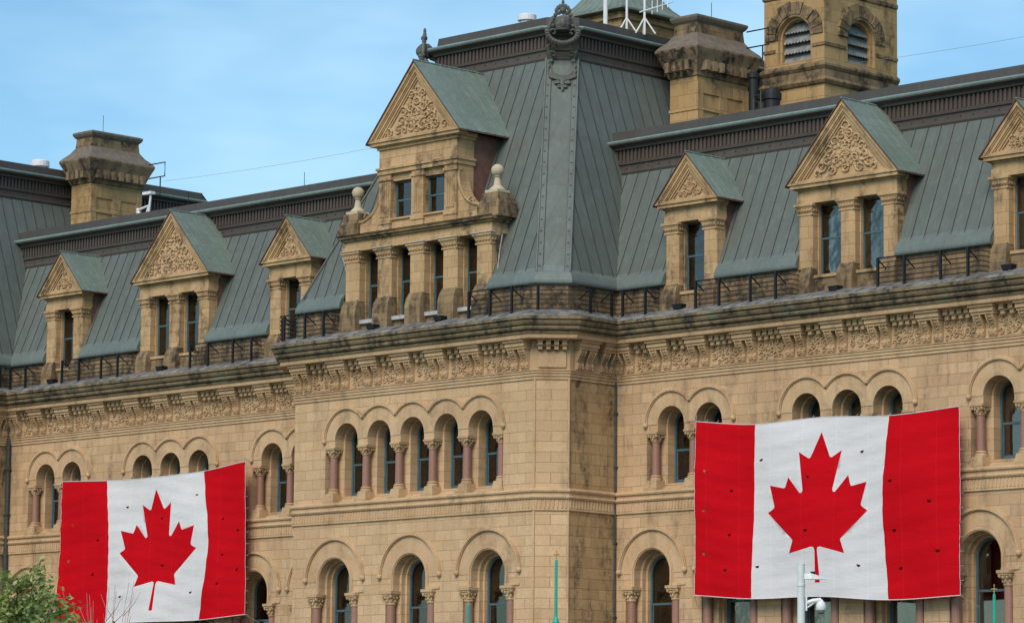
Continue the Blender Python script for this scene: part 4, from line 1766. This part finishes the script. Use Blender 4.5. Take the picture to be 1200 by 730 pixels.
yr = -.62
F_ = (0, 1)
railing([(5.80, yr), (10.85, yr), (10.85, .05)], [(x, yr, 0, 1) for x in (5.88, 7.13, 8.77, 10.08)], 'black iron guard railing between the narrow dormer beside the pavilion and the wide dormer')
railing([(15.15, yr), (20.15, yr), (20.15, .05)], [(x, yr, 0, 1) for x in (15.21, 16.49, 18.22, 19.51)], 'black iron guard railing between the wide dormer and the dormer cut by the picture edge')
railing([(-3.3, -D - yr * -1 if False else -D + yr), (-.1, -D + yr), (CH + .55, -D + CH + yr * .15), (CH + .6, -.6), (3.3, yr), (3.3, .05)],
        [(-3.24, -D + yr, 0, 1), (-2.0, -D + yr, 0, 1), (-.75, -D + yr, 0, 1), (.35, -D - .22, -.7, .7), (1.5, -2.1, -1, 0), (1.55, -.9, -1, 0), (1.9, yr, 0, 1), (3.15, yr, 0, 1)],
        'black iron guard railing bending round the canted corner below the riveted copper hip')
railing([(-25.45, yr), (-20.75, yr), (-20.75, .05)], [(x, yr, 0, 1) for x in (-25.39, -24.12, -22.38, -21.1)], 'black iron guard railing above the smaller flag, ending beside the pavilion')
railing([(-34.95, yr), (-30.0, yr), (-30.0, .05)], [(x, yr, 0, 1) for x in (-34.9, -33.61, -31.92, -30.68)], 'black iron guard railing between the wide dormer and the narrow dormer by the distant chimney')
railing([(-39.75, -2), (-39.1, yr), (-37.2, yr), (-37.2, .05)], [(-39.4, -.9, 1, 0), (-38.95, yr, 0, 1), (-37.75, yr, 0, 1)], 'short black iron guard railing in the corner by the dark downpipe')
railing([(-15.9, -2.2), (-15.6, -D + .2), (-14.9, -D + yr), (-11.9, -D + yr), (-11.9, -D + .1)], [(-15.6, -D + .15, .7, .7), (-14.62, -D + yr, 0, 1), (-13.29, -D + yr, 0, 1), (-12.1, -D + yr, 0, 1)],
        'black iron guard railing on the pavilion corner beside the tall dormer, over the far wing')

# ------------------------------------------------------------------ floodlights on the cornice
FLG = 'small black floodlights on the cornice'


def floodlight(at, label):
    e = empty('floodlight', at, label, 'floodlight', FLG)
    x, y, z = at
    m = MB()
    m.taper(x - .20, x + .20, y - .14, y + .16, z + .06, z + .26, -.05, -.04)
    build('lamp_housing', m, M_iron, e)
    m = MB()
    m.box(x - .14, x + .14, y - .05, y + .05, z - .06, z + .06)
    m.box(x - .24, x - .21, y - .03, y + .03, z - .02, z + .18)
    m.box(x + .21, x + .24, y - .03, y + .03, z - .02, z + .18)
    build('bracket', m, M_iron, e)
    m = MB()
    m.box(x - .18, x + .18, y - .10, y + .12, z + .262, z + .275)
    build('lens', m, M_lead, e)


for at, lb in [((4.76, -.35, 2.72), 'small black floodlight on the cornice below the narrow dormer beside the pavilion'),
               ((12.89, -.35, 2.70), 'small black floodlight on the cornice below the wide dormer above the larger flag'),
               ((21.2, -.35, 2.72), 'small black floodlight on the cornice below the dormer cut by the picture edge'),
               ((-27.76, -.35, 2.72), 'small black floodlight on the cornice below the wide dormer above the smaller flag'),
               ((-35.98, -.35, 2.72), 'small black floodlight on the cornice below the narrow dormer by the distant chimney'),
               ((-9.3, -D - .35, 2.72), 'small black floodlight under the tall dormer, nearer the smaller flag'),
               ((-5.2, -D - .35, 2.72), 'small black floodlight under the tall dormer, nearer the canted corner')]:
    floodlight(at, lb)

# ------------------------------------------------------------------ flags
LEAF = [(4890, 4430), (4845, 3567), (4870, 3490), (4956, 3469), (5815, 3620), (5699, 3300), (5694, 3258), (5719, 3227), (6660, 2465), (6448, 2366), (6412, 2328), (6414, 2287), (6600, 1715), (6058, 1830), (6010, 1824), (5985, 1792), (5880, 1545), (5457, 1999), (5385, 2005), (5346, 1942), (5550, 890), (5223, 1079), (5172, 1084), (5132, 1052), (4800, 400)]
LEAF = [(x / 9600, y / 4800) for x, y in LEAF]
LEAF = LEAF + [(1 - x, y) for x, y in reversed(LEAF[:-1])]


def in_poly(p, poly):
    x, y = p
    r = False
    j = len(poly) - 1
    for i in range(len(poly)):
        xi, yi = poly[i]
        xj, yj = poly[j]
        if (yi > y) != (yj > y) and x < (xj - xi) * (y - yi) / (yj - yi) + xi:
            r = not r
        j = i
    return r


def cat(vals, s):
    """smooth interpolation of equally spaced values"""
    n = len(vals) - 1
    f = min(max(s * n, 0), n - 1e-6)
    i = int(f)
    t = f - i
    p1, p2 = vals[i], vals[i + 1]
    p0 = vals[i - 1] if i > 0 else 2 * p1 - p2
    p3 = vals[i + 2] if i + 2 <= n else 2 * p2 - p1
    return .5 * (2 * p1 + (p2 - p0) * t + (2 * p0 - 5 * p1 + 4 * p2 - p3) * t * t + (3 * p1 - p0 - 3 * p2 + p3) * t ** 3)


def flag(rows, ztop, zbot, y0, label, holes, seed):
    rnd = random.Random(seed)
    W_, H_ = 13.2, 6.95
    ph = [rnd.uniform(0, 6) for _ in range(8)]

    def P(s, t):
        xs = [cat([r[k] for r in rows], t) for k in range(4)]
        # stripe bounds at 0, .25, .75, 1
        if s < .25:
            x = xs[0] + (xs[1] - xs[0]) * s / .25
        elif s < .75:
            x = xs[1] + (xs[2] - xs[1]) * (s - .25) / .5
        else:
            x = xs[2] + (xs[3] - xs[2]) * (s - .75) / .25
        z = cat(ztop, s) * (1 - t) + cat(zbot, s) * t
        # scalloped hems between the ties
        y = y0 - .10 * sin(pi * s) * sin(pi * t) - .07 * sin(7 * s + 2.2 * t + ph[0]) - .045 * sin(15 * s - 5 * t + ph[1]) - .018 * sin(30 * t + 6 * s + ph[2]) * sin(9 * s + ph[3])
        y -= .03 * sin(5 * t + 11 * s + ph[6]) * sin(6 * t - 3 * s + ph[7]) + .014 * sin(70 * t + 8 * sin(4 * s + ph[4])) * (.4 + .6 * sin(11 * s + ph[5]) ** 2)
        return (x, y, z)

    V, Ed = [], []

    def loop(poly):
        o = len(V)
        V.extend(Vector(p) for p in poly)
        n = len(poly)
        Ed.extend((o + i, o + (i + 1) % n) for i in range(n))

    NS, NT_ = 72, 40
    per = [(i / NS, 0) for i in range(NS)] + [(1, i / NT_) for i in range(NT_)] + [(1 - i / NS, 1) for i in range(NS)] + [(0, 1 - i / NT_) for i in range(NT_)]
    loop(per)
    for s in (.25, .75):
        o = len(V)
        V.extend(Vector((s, (i + .0) / NT_)) for i in range(1, NT_))
        Ed.extend((o + i, o + i + 1) for i in range(NT_ - 2))
    loop(LEAF)
    hp = []
    for (s, t, r) in holes:
        n = 9
        a0 = rnd.uniform(-.35, .35) - .1
        poly = [(s + r / W_ * cos(a0 + pi * i / n), t + r / H_ * sin(a0 + pi * i / n)) for i in range(n + 1)]
        hp.append(poly)
        loop(poly)
    for i in range(1, NS):
        for j in range(1, NT_):
            s = i / NS + rnd.uniform(-.002, .002)
            t = j / NT_ + rnd.uniform(-.003, .003)
            if abs(s - .25) < .006 or abs(s - .75) < .006:
                continue
            V.append(Vector((s, t)))
    res = delaunay_2d_cdt(V, Ed, [], 0, 1e-5)
    vs, fs = res[0], res[2]
    m = MB()
    m.v = [P(min(max(v.x, 0), 1), min(max(v.y, 0), 1)) for v in vs]
    hboxes = [(min(p[0] for p in q), max(p[0] for p in q), min(p[1] for p in q), max(p[1] for p in q), q) for q in hp]
    for f in fs:
        c = ((vs[f[0]].x + vs[f[1]].x + vs[f[2]].x) / 3, (vs[f[0]].y + vs[f[1]].y + vs[f[2]].y) / 3)
        if any(b[0] < c[0] < b[1] and b[2] < c[1] < b[3] and in_poly(c, b[4]) for b in hboxes):
            continue
        red = c[0] < .25 or c[0] > .75 or in_poly(c, LEAF)
        m.f.append(list(f))
        m.mi.append(0 if red else 1)
    xs = [v[0] for v in m.v]
    zs = [v[2] for v in m.v]
    e = empty('flag', ((min(xs) + max(xs)) / 2, y0, min(zs)), label, 'flag', 'great maple leaf flags hung on the facade')
    build('cloth', m, [M_red, M_wht], e, smooth=True, recalc=False)
    # hem rope with its ties
    rp = MB()
    rp.tube([P(i / 60, 0) for i in range(61)], .016, 5)
    rp.tube([P(i / 60, 1) for i in range(61)], .016, 5)
    rp.tube([P(0, i / 30) for i in range(31)], .009, 5)
    rp.tube([P(1, i / 30) for i in range(31)], .009, 5)
    build('hem_rope', rp, M_wht, e)
    for i in range(1, 24):
        for t, dz in ((0, .12), (1, -.10)):
            a = P(i / 24, t)
            tm = MB()
            tm.tube([a, (a[0], a[1] + .12, a[2] + dz)], .009, 4)
            build('tie', tm, M_curt, e)
    for i in range(14):
        for s, dx in ((0, -.10), (1, .10)):
            a = P(s, i / 13)
            tm = MB()
            tm.tube([a, (a[0] + dx, a[1] + .10, a[2] + .02)], .009, 4)
            build('tie', tm, M_curt, e)
    # corner lines to the wall
    for s, t, dx, dz in ((0, 0, -.5, .35), (1, 0, .5, .4), (0, 1, -.4, -.35), (1, 1, .4, -.4)):
        a = P(s, t)
        tm = MB()
        tm.tube([a, (a[0] + dx, a[1] + .6, a[2] + dz)], .009, 5)
        build('corner_line', tm, M_curt, e)
    return e


hr = [((x - 816) / 307, (y - 490) / 208, .095) for x, y in ((901, 532), (1018, 529), (958, 558), (1054, 563), (1094, 590), (1057, 619), (1101, 646), (1061, 662), (899, 659), (1017, 659), (957, 620), (830, 548), (863, 569), (828, 595), (862, 622), (828, 647), (858, 664))]
flag([(6.01, 9.09, 15.81, 19.09), (5.98, 8.97, 15.52, 19.08), (5.86, 8.83, 15.73, 19.05)], (-1.88, -2.19, -2.12, -2.30, -2.17), (-8.76, -8.99, -9.01, -9.25, -9.18), -.66,
     'largest red and white maple leaf flag, hung behind the grey camera pole', hr, 3)
hl = [((x - 70) / 217, (y - 556) / 175, .095) for x, y in ((145, 589), (224, 582), (183, 606), (112, 627), (254, 615), (275, 632), (254, 657), (275, 677), (251, 690), (140, 698), (220, 697), (184, 663), (84, 607), (80, 649), (107, 668))]
flag([(-34.54, -31.17, -24.22, -21.14), (-34.63, -30.90, -23.60, -21.21), (-34.88, -31.22, -24.30, -21.23)], (-2.06, -2.20, -2.22, -2.14, -1.88), (-9.20, -8.93, -8.91, -8.92, -8.75), -.66,
     'smaller red and white maple leaf flag, its lower corner behind leafy branches', hl, 8)

# ------------------------------------------------------------------ things on the roofs
VG = 'white ventilator caps on the roofs'


def vent(x, y, z, label, r=.55):
    e = empty('roof_vent', (x, y, z), label, 'roof vent', VG)
    m = MB()
    m.lathe(x, y, [(r * .75, z), (r * .75, z + r * 1.2)], 16)
    build('stack', m, M_white, e)
    m = MB()
    m.lathe(x, y, [(r * .9, z + r * 1.15), (r, z + r * 1.2), (r * 1.0, z + r * 1.75), (r * .86, z + r * 1.85), (r * .4, z + r * 1.98), (.05, z + r * 2.02)], 18)
    build('cap', m, M_white, e)


vent(-48.3, 8, LZT + 2.35, 'white ventilator cap on the far roof beyond the distant chimney', .5)
vent(-8.3, 4, PZT + 2.45, 'white ventilator cap on the highest mansard beside the copper turret', .42)

e = empty('antenna_mast', (-4.47, 5, PZT + 1.75), 'plain white mast standing beside the carved copper corner ornament', 'mast', 'white masts on the highest roof')
m = MB()
m.tube([(-4.47, 5, PZT + 1.75), (-4.47, 5, 19.2)], .10, 8)
build('pole', m, M_white, e)
m = MB()
m.box(-4.7, -4.24, 4.77, 5.23, PZT + 1.75, PZT + 1.83)
build('base_plate', m, M_grey, e)


def tripod(x, y, z, h, label, arms):
    e = empty('antenna_mast', (x, y, z), label, 'mast', 'white masts on the highest roof')
    m = MB()
    m.tube([(x, y, z), (x, y, z + h)], .055, 7)
    build('pole', m, M_white, e)
    for k in range(3):
        a = 2 * pi * k / 3 + .4
        m = MB()
        m.tube([(x, y, z + .75), (x + .5 * cos(a), y + .5 * sin(a), z)], .035, 5)
        build('leg', m, M_white, e)
    if arms:
        m = MB()
        m.tube([(x - .2, y - .1, z + 1.0), (x + 1.35, y + .3, z + 1.28)], .03, 5)
        for i in range(4):
            t = .35 + .3 * i
            m.tube([(x + t, y + .1, z + .8 + .18 * t), (x + t, y + .1, z + 1.4 + .18 * t)], .02, 4)
        build('yagi_aerial', m, M_white, e)


tripod(-3.2, 5, PZT + 1.75, 2.3, 'white mast on three splayed feet between two other masts', False)
tripod(-1.95 - .2, 5, PZT + 1.75 - .15, 1.9, 'white tripod mast carrying a toothed aerial next to the nearer chimney', True)

e = empty('roof_stand', (-34.6, 4, ZT + 1.75), 'white braced metal stand on the roof beside the distant chimney', 'stand')
x, y, z = -34.4, 4, ZT + 1.75
for (a, b, nm) in (((x - .75, y, z), (x - .75, y, z + .75), 'leg'), ((x + .05, y, z), (x + .25, y, z + 1.35), 'leg'), ((x - .75, y, z + .65), (x + .15, y, z + .78), 'crossbar'), ((x - .7, y, z + .6), (x - .3, y, z), 'brace'), ((x - .3, y, z), (x + .1, y, z + .7), 'brace')):
    m = MB()
    m.tube([a, b], .06, 6)
    build(nm, m, M_white, e)
m = MB()
m.box(x - .25, x + .4, y - .15, y + .15, z + 1.33, z + 1.47)
build('head', m, M_white, e)


def roof_frame(x, y, z, label, k=1.0):
    e = empty('ladder_rail', (x, y, z), label, 'guard rail', 'black guard frames behind the chimneys')
    m = MB()
    m.tube([(x - .9, y, z + 1.25), (x + .35, y, z + 1.25), (x + .35, y, z + .55), (x - .9, y, z + .55)], .035, 5)
    build('rail', m, M_iron, e)
    m = MB()
    m.tube([(x, y, z + .55), (x, y, z - .4)], .035, 5)
    build('post', m, M_iron, e)


roof_frame(-37.35, 7.2, 13.5, 'black open guard frame beside the cap of the distant chimney')
roof_frame(2.5, 7.4, 14.6, 'black open guard frame between the nearer chimney and the louvred tower')

# duct and ladder between chimney and tower
e = empty('metal_duct', (2.4, 8.2, ZT + 1.75), 'dark metal duct with a ladder between the nearer chimney and the louvred tower', 'duct')
m = MB()
m.lathe(2.25, 8.3, [(.36, 11), (.36, 12.9), (.42, 12.95), (.42, 13.2), (.3, 13.4), (.1, 13.45)], 16)
m.lathe(1.55, 7.9, [(.20, 11), (.20, 13.9), (.26, 13.92), (.26, 14.1), (.1, 14.2)], 14)
build('flue', m, M_iron, e)
m = MB()
for dx in (0, .4):
    m.tube([(2.35 + dx - .5, 7.6, 11), (2.15 + dx - .5, 7.8, 13.3)], .025, 5)
for i in range(8):
    t = i / 8
    m.tube([(2.35 - .5 - .2 * t, 7.6 + .2 * t, 11.1 + 2.3 * t), (2.75 - .5 - .2 * t, 7.6 + .2 * t, 11.1 + 2.3 * t)], .018, 4)
build('ladder', m, M_pipe, e)

# thin things: lightning rods and wires
LR = 'thin lightning rods along the roof edge'
for i, (x, y, z, h, lb) in enumerate([(-29.6, 2.6, 11.05, .75, 'thin lightning rod on the roof edge over the wide dormer of the far wing'),
                                      (-21.3, 2.6, 11.05, .75, 'thin lightning rod on the roof edge over the smaller flag'),
                                      (-12.9, 2.6, 11.05, .75, 'thin lightning rod on the roof edge beside the tall dormer'),
                                      (-41.3, 6.6, 16.6, 1.0, 'thin lightning rod on top of the distant chimney'),
                                      (-.6, 7.6, 16.7, .8, 'thin lightning rod on top of the nearer chimney')]):
    m = MB()
    m.tube([(x, y, z), (x, y, z + h)], .014, 5)
    m.box(x - .06, x + .06, y - .06, y + .06, z - .02, z + .05)
    tag(build('lightning_rod', m, M_iron, None), lb, 'lightning rod', LR)


def wire(a, b, sag, r, mat, label, group=None):
    a, b = Vector(a), Vector(b)
    m = MB()
    m.tube([tuple(a.lerp(b, t) - Vector((0, 0, sag * 4 * t * (1 - t)))) for t in [i / 16 for i in range(17)]], r, 4)
    tag(build('wire', m, mat, None), label, 'wire', group)


wire((-38.0, 8, 14.0), (-13.0, 8, 14.1), .25, .007, M_wire, 'thin wire crossing the sky to the highest mansard')
wire((3.85, 12, 14.9), (24, 14, 15.8), .3, .007, M_wire, 'thin wire crossing the sky from the louvred tower')
wire((1.9, -1.06, 2.46), (3.1, -.1, .95), 0, .022, M_tan, 'thin tan cable slanting over the cornice at the inner corner by the canted pavilion')
wire((-38.95, -1.06, 2.46), (-37.9, -.1, .85), 0, .022, M_tan, 'thin tan cable slanting over the cornice near the dark downpipe')

# ------------------------------------------------------------------ street furniture in front
px, py = 53.62, -50.73
e = empty('camera_pole', (px, py, GZ), 'tall pale grey pole with a pointed arm and white dome camera, before the larger flag', 'pole')
m = MB()
m.lathe(px, py, [(.14, GZ), (.14, GZ + .2), (.088, GZ + .25), (.076, -11.99)], 14)
build('pole', m, M_grey, e)
m = MB()
m.lathe(px, py, [(.078, -11.99), (.078, -11.97), (.02, -11.95)], 14)
m.lathe(px, py, [(.088, -12.42), (.088, -12.38)], 14)
build('collar', m, M_grey, e)
ax = Vector((.72, .69, 0))


def along(t, up, side=0):
    return (px + ax.x * t - ax.y * side, py + ax.y * t + ax.x * side, -12.25 + up)


m = MB()
st = len(m.v)
vs = []
for t, h, w_ in ((.06, .075, .06), (.20, .085, .10), (.32, .06, .09), (.50, .022, .05), (.64, .008, .015)):
    vs += [along(t, -.03, -w_), along(t, -.03, w_), along(t, -.03 + h * 1.4, w_ * .7), along(t, -.03 + h * 1.4, -w_ * .7)]
fs = [(0, 1, 2, 3)] + [(4 * i + j, 4 * i + 4 + j, 4 * i + 4 + (j + 1) % 4, 4 * i + (j + 1) % 4) for i in range(4) for j in range(4)] + [(19, 18, 17, 16)]
m.add(vs, fs)
build('lamp_head', m, M_grey, e)
m = MB()
c = along(.24, .15)
m.lathe(c[0], c[1], [(.05, c[2] - .07), (.05, c[2] - .02)], 10)
build('photocell', m, M_iron, e)
m = MB()
p = along(.10, -.52)
m.add([along(.085, -.38, -.045), along(.085, -.38, .045), along(.085, -.66, .045), along(.085, -.66, -.045), along(.12, -.38, -.045), along(.12, -.38, .045), along(.12, -.66, .045), along(.12, -.66, -.045)],
      [(0, 1, 2, 3), (4, 7, 6, 5), (0, 4, 5, 1), (1, 5, 6, 2), (2, 6, 7, 3), (3, 7, 4, 0)])
m.tube([along(.12, -.50), along(.24, -.46), along(.40, -.44)], .045, 8)
m.tube([along(.12, -.60), along(.30, -.47)], .02, 6)
build('bracket_arm', m, M_white, e)
m = MB()
c = along(.40, -.44)
m.lathe(c[0], c[1], [(.09, c[2] - .215), (.10, c[2] - .20), (.10, c[2] - .12), (.085, c[2] - .06), (.05, c[2] - .02), (.02, c[2] + .02)], 16)
build('dome_camera', m, M_white, e, smooth=True)
m = MB()
m.lathe(c[0], c[1], [(.012, c[2] - .29), (.05, c[2] - .275), (.075, c[2] - .24), (.08, c[2] - .216)], 14)
build('dome_glass', m, M_louv, e, smooth=True)

PG = 'slim green posts with gilded finials'


def post(x, y, zt, label):
    e = empty('finial_post', (x, y, GZ), label, 'post', PG)
    m = MB()
    zb = zt - 1.15
    m.lathe(x, y, [(.16, GZ), (.16, GZ + .5), (.10, GZ + .6), (.07, GZ + 1.2), (.06, zb - .12), (.062, zb - .1), (.062, zb - .03), (.045, zb + .02), (.029, zb + .06), (.025, zt - .15), (.010, zt - .12)], 12)
    build('shaft', m, M_teal, e)
    m = MB()
    m.ball((x, y, zt - .045), .022, 8)
    m.ball((x, y, zt + .01), .012, 6, 1, 1, 2.2)
    for a in (0, pi):
        m.ball((x + .038 * .72 * cos(a), y + .038 * .69 * cos(a), zt - .045), .014, 6)
    m.ball((x, y, zt - .095), .012, 6, 1, 1, 2.6)
    build('finial', m, M_gold, e)


post(58.30, -62.665, -12.57, 'slim green post with gilded finial before the canted corner')
post(57.254, -63.703, -13.33, 'shorter green post with gilded finial, below the pavilion windows')
post(63.866, -57.9, -13.11, 'slim green post with gilded finial before the arched window beside the larger flag')
post(52.60, -69.05, -13.40, 'slim green post half hidden among the leafy branches')

# ------------------------------------------------------------------ tree and bare shrub
bx, by = 56.25, -72.67
TL = -0.72
tr = empty('leafy_tree', (bx, by, GZ), 'small leafy spring tree with light green foliage in the lower corner', 'tree')
rt = random.Random(5)
m = MB()
m.tube([(bx, by, GZ), (bx + .05, by, GZ + 1.2), (bx - .05, by + .05, GZ + 1.7)], .11, 8, .08)
build('trunk', m, M_bark, tr)
limbs, leaf = MB(), MB()
cxr = Vector((.72, .69, 0))          # plan direction across the view, used only to shape the lopsided crown
tips = []
for i in range(190):
    a = rt.uniform(0, 2 * pi)
    el = rt.uniform(.15, 1.35)
    ln = rt.uniform(1.0, 2.1) * (1 - .12 * sin(3 * a))
    st = Vector((bx, by, GZ + TL + rt.uniform(1.7, 2.6)))
    d = Vector((cos(a) * cos(el), sin(a) * cos(el), sin(el) * 1.22))
    pts = [st]
    for k in range(1, 7):
        d2 = d + Vector((rt.uniform(-.25, .25), rt.uniform(-.25, .25), rt.uniform(-.15, .2)))
        pts.append(pts[-1] + d2 * (ln / 5.2))
    limbs.tube([tuple(p) for p in pts], .028, 4, .006)
    tips.append(pts)
    for k in range(2, 7):
        for j in range(4):
            b = Vector((rt.uniform(-1, 1), rt.uniform(-1, 1), rt.uniform(-.3, 1))).normalized()
            q = pts[k] + b * rt.uniform(.2, .5)
            limbs.tube([tuple(pts[k]), tuple(q)], .008, 3, .003)
            for l_ in range(34):
                o = pts[k].lerp(q, rt.uniform(.25, 1.05)) + Vector((rt.gauss(0, .07), rt.gauss(0, .07), rt.gauss(0, .06)))
                u = Vector((rt.uniform(-1, 1), rt.uniform(-1, 1), rt.uniform(-.7, .7))).normalized()
                v = u.cross(Vector((rt.uniform(-1, 1), rt.uniform(-1, 1), rt.uniform(-1, 1)))).normalized()
                s_l = rt.uniform(.032, .068)
                leaf.add([tuple(o - u * s_l), tuple(o + v * s_l * .5), tuple(o + u * s_l), tuple(o - v * s_l * .5)], [(0, 1, 2, 3)])
build('limbs', limbs, M_bark, tr)
build('crown', leaf, M_leaf, tr, recalc=False)

sx_, sy_ = 54.75, -69.6
sh = MB()
rs = random.Random(9)
for i in range(15):
    a = rs.uniform(0, 2 * pi)
    p = Vector((sx_ + rs.uniform(-.1, .1), sy_ + rs.uniform(-.1, .1), GZ))
    pts = [p]
    lean = Vector((cos(a), sin(a), 0)) * rs.uniform(.02, .085)
    H = rs.uniform(4.25, 4.9)
    for k in range(1, 10):
        p = p + Vector((lean.x, lean.y, 0)) * (.4 + .12 * k) + Vector((rs.uniform(-.02, .02), rs.uniform(-.02, .02), H / 9))
        pts.append(p)
    sh.tube([tuple(q) for q in pts], .011, 4, .004)
    for k in range(5, 9):
        q = pts[k]
        d = Vector((rs.uniform(-1, 1), rs.uniform(-1, 1), rs.uniform(.4, 1.2))).normalized()
        sh.tube([tuple(q), tuple(q + d * .25), tuple(q + d * .42 + Vector((0, 0, .08)))], .007, 3, .003)
tag(build('bare_shrub', sh, M_twig, None, origin=(sx_, sy_, GZ)), 'bare reddish twigs rising beside the leafy tree, before the smaller flag', 'shrub')
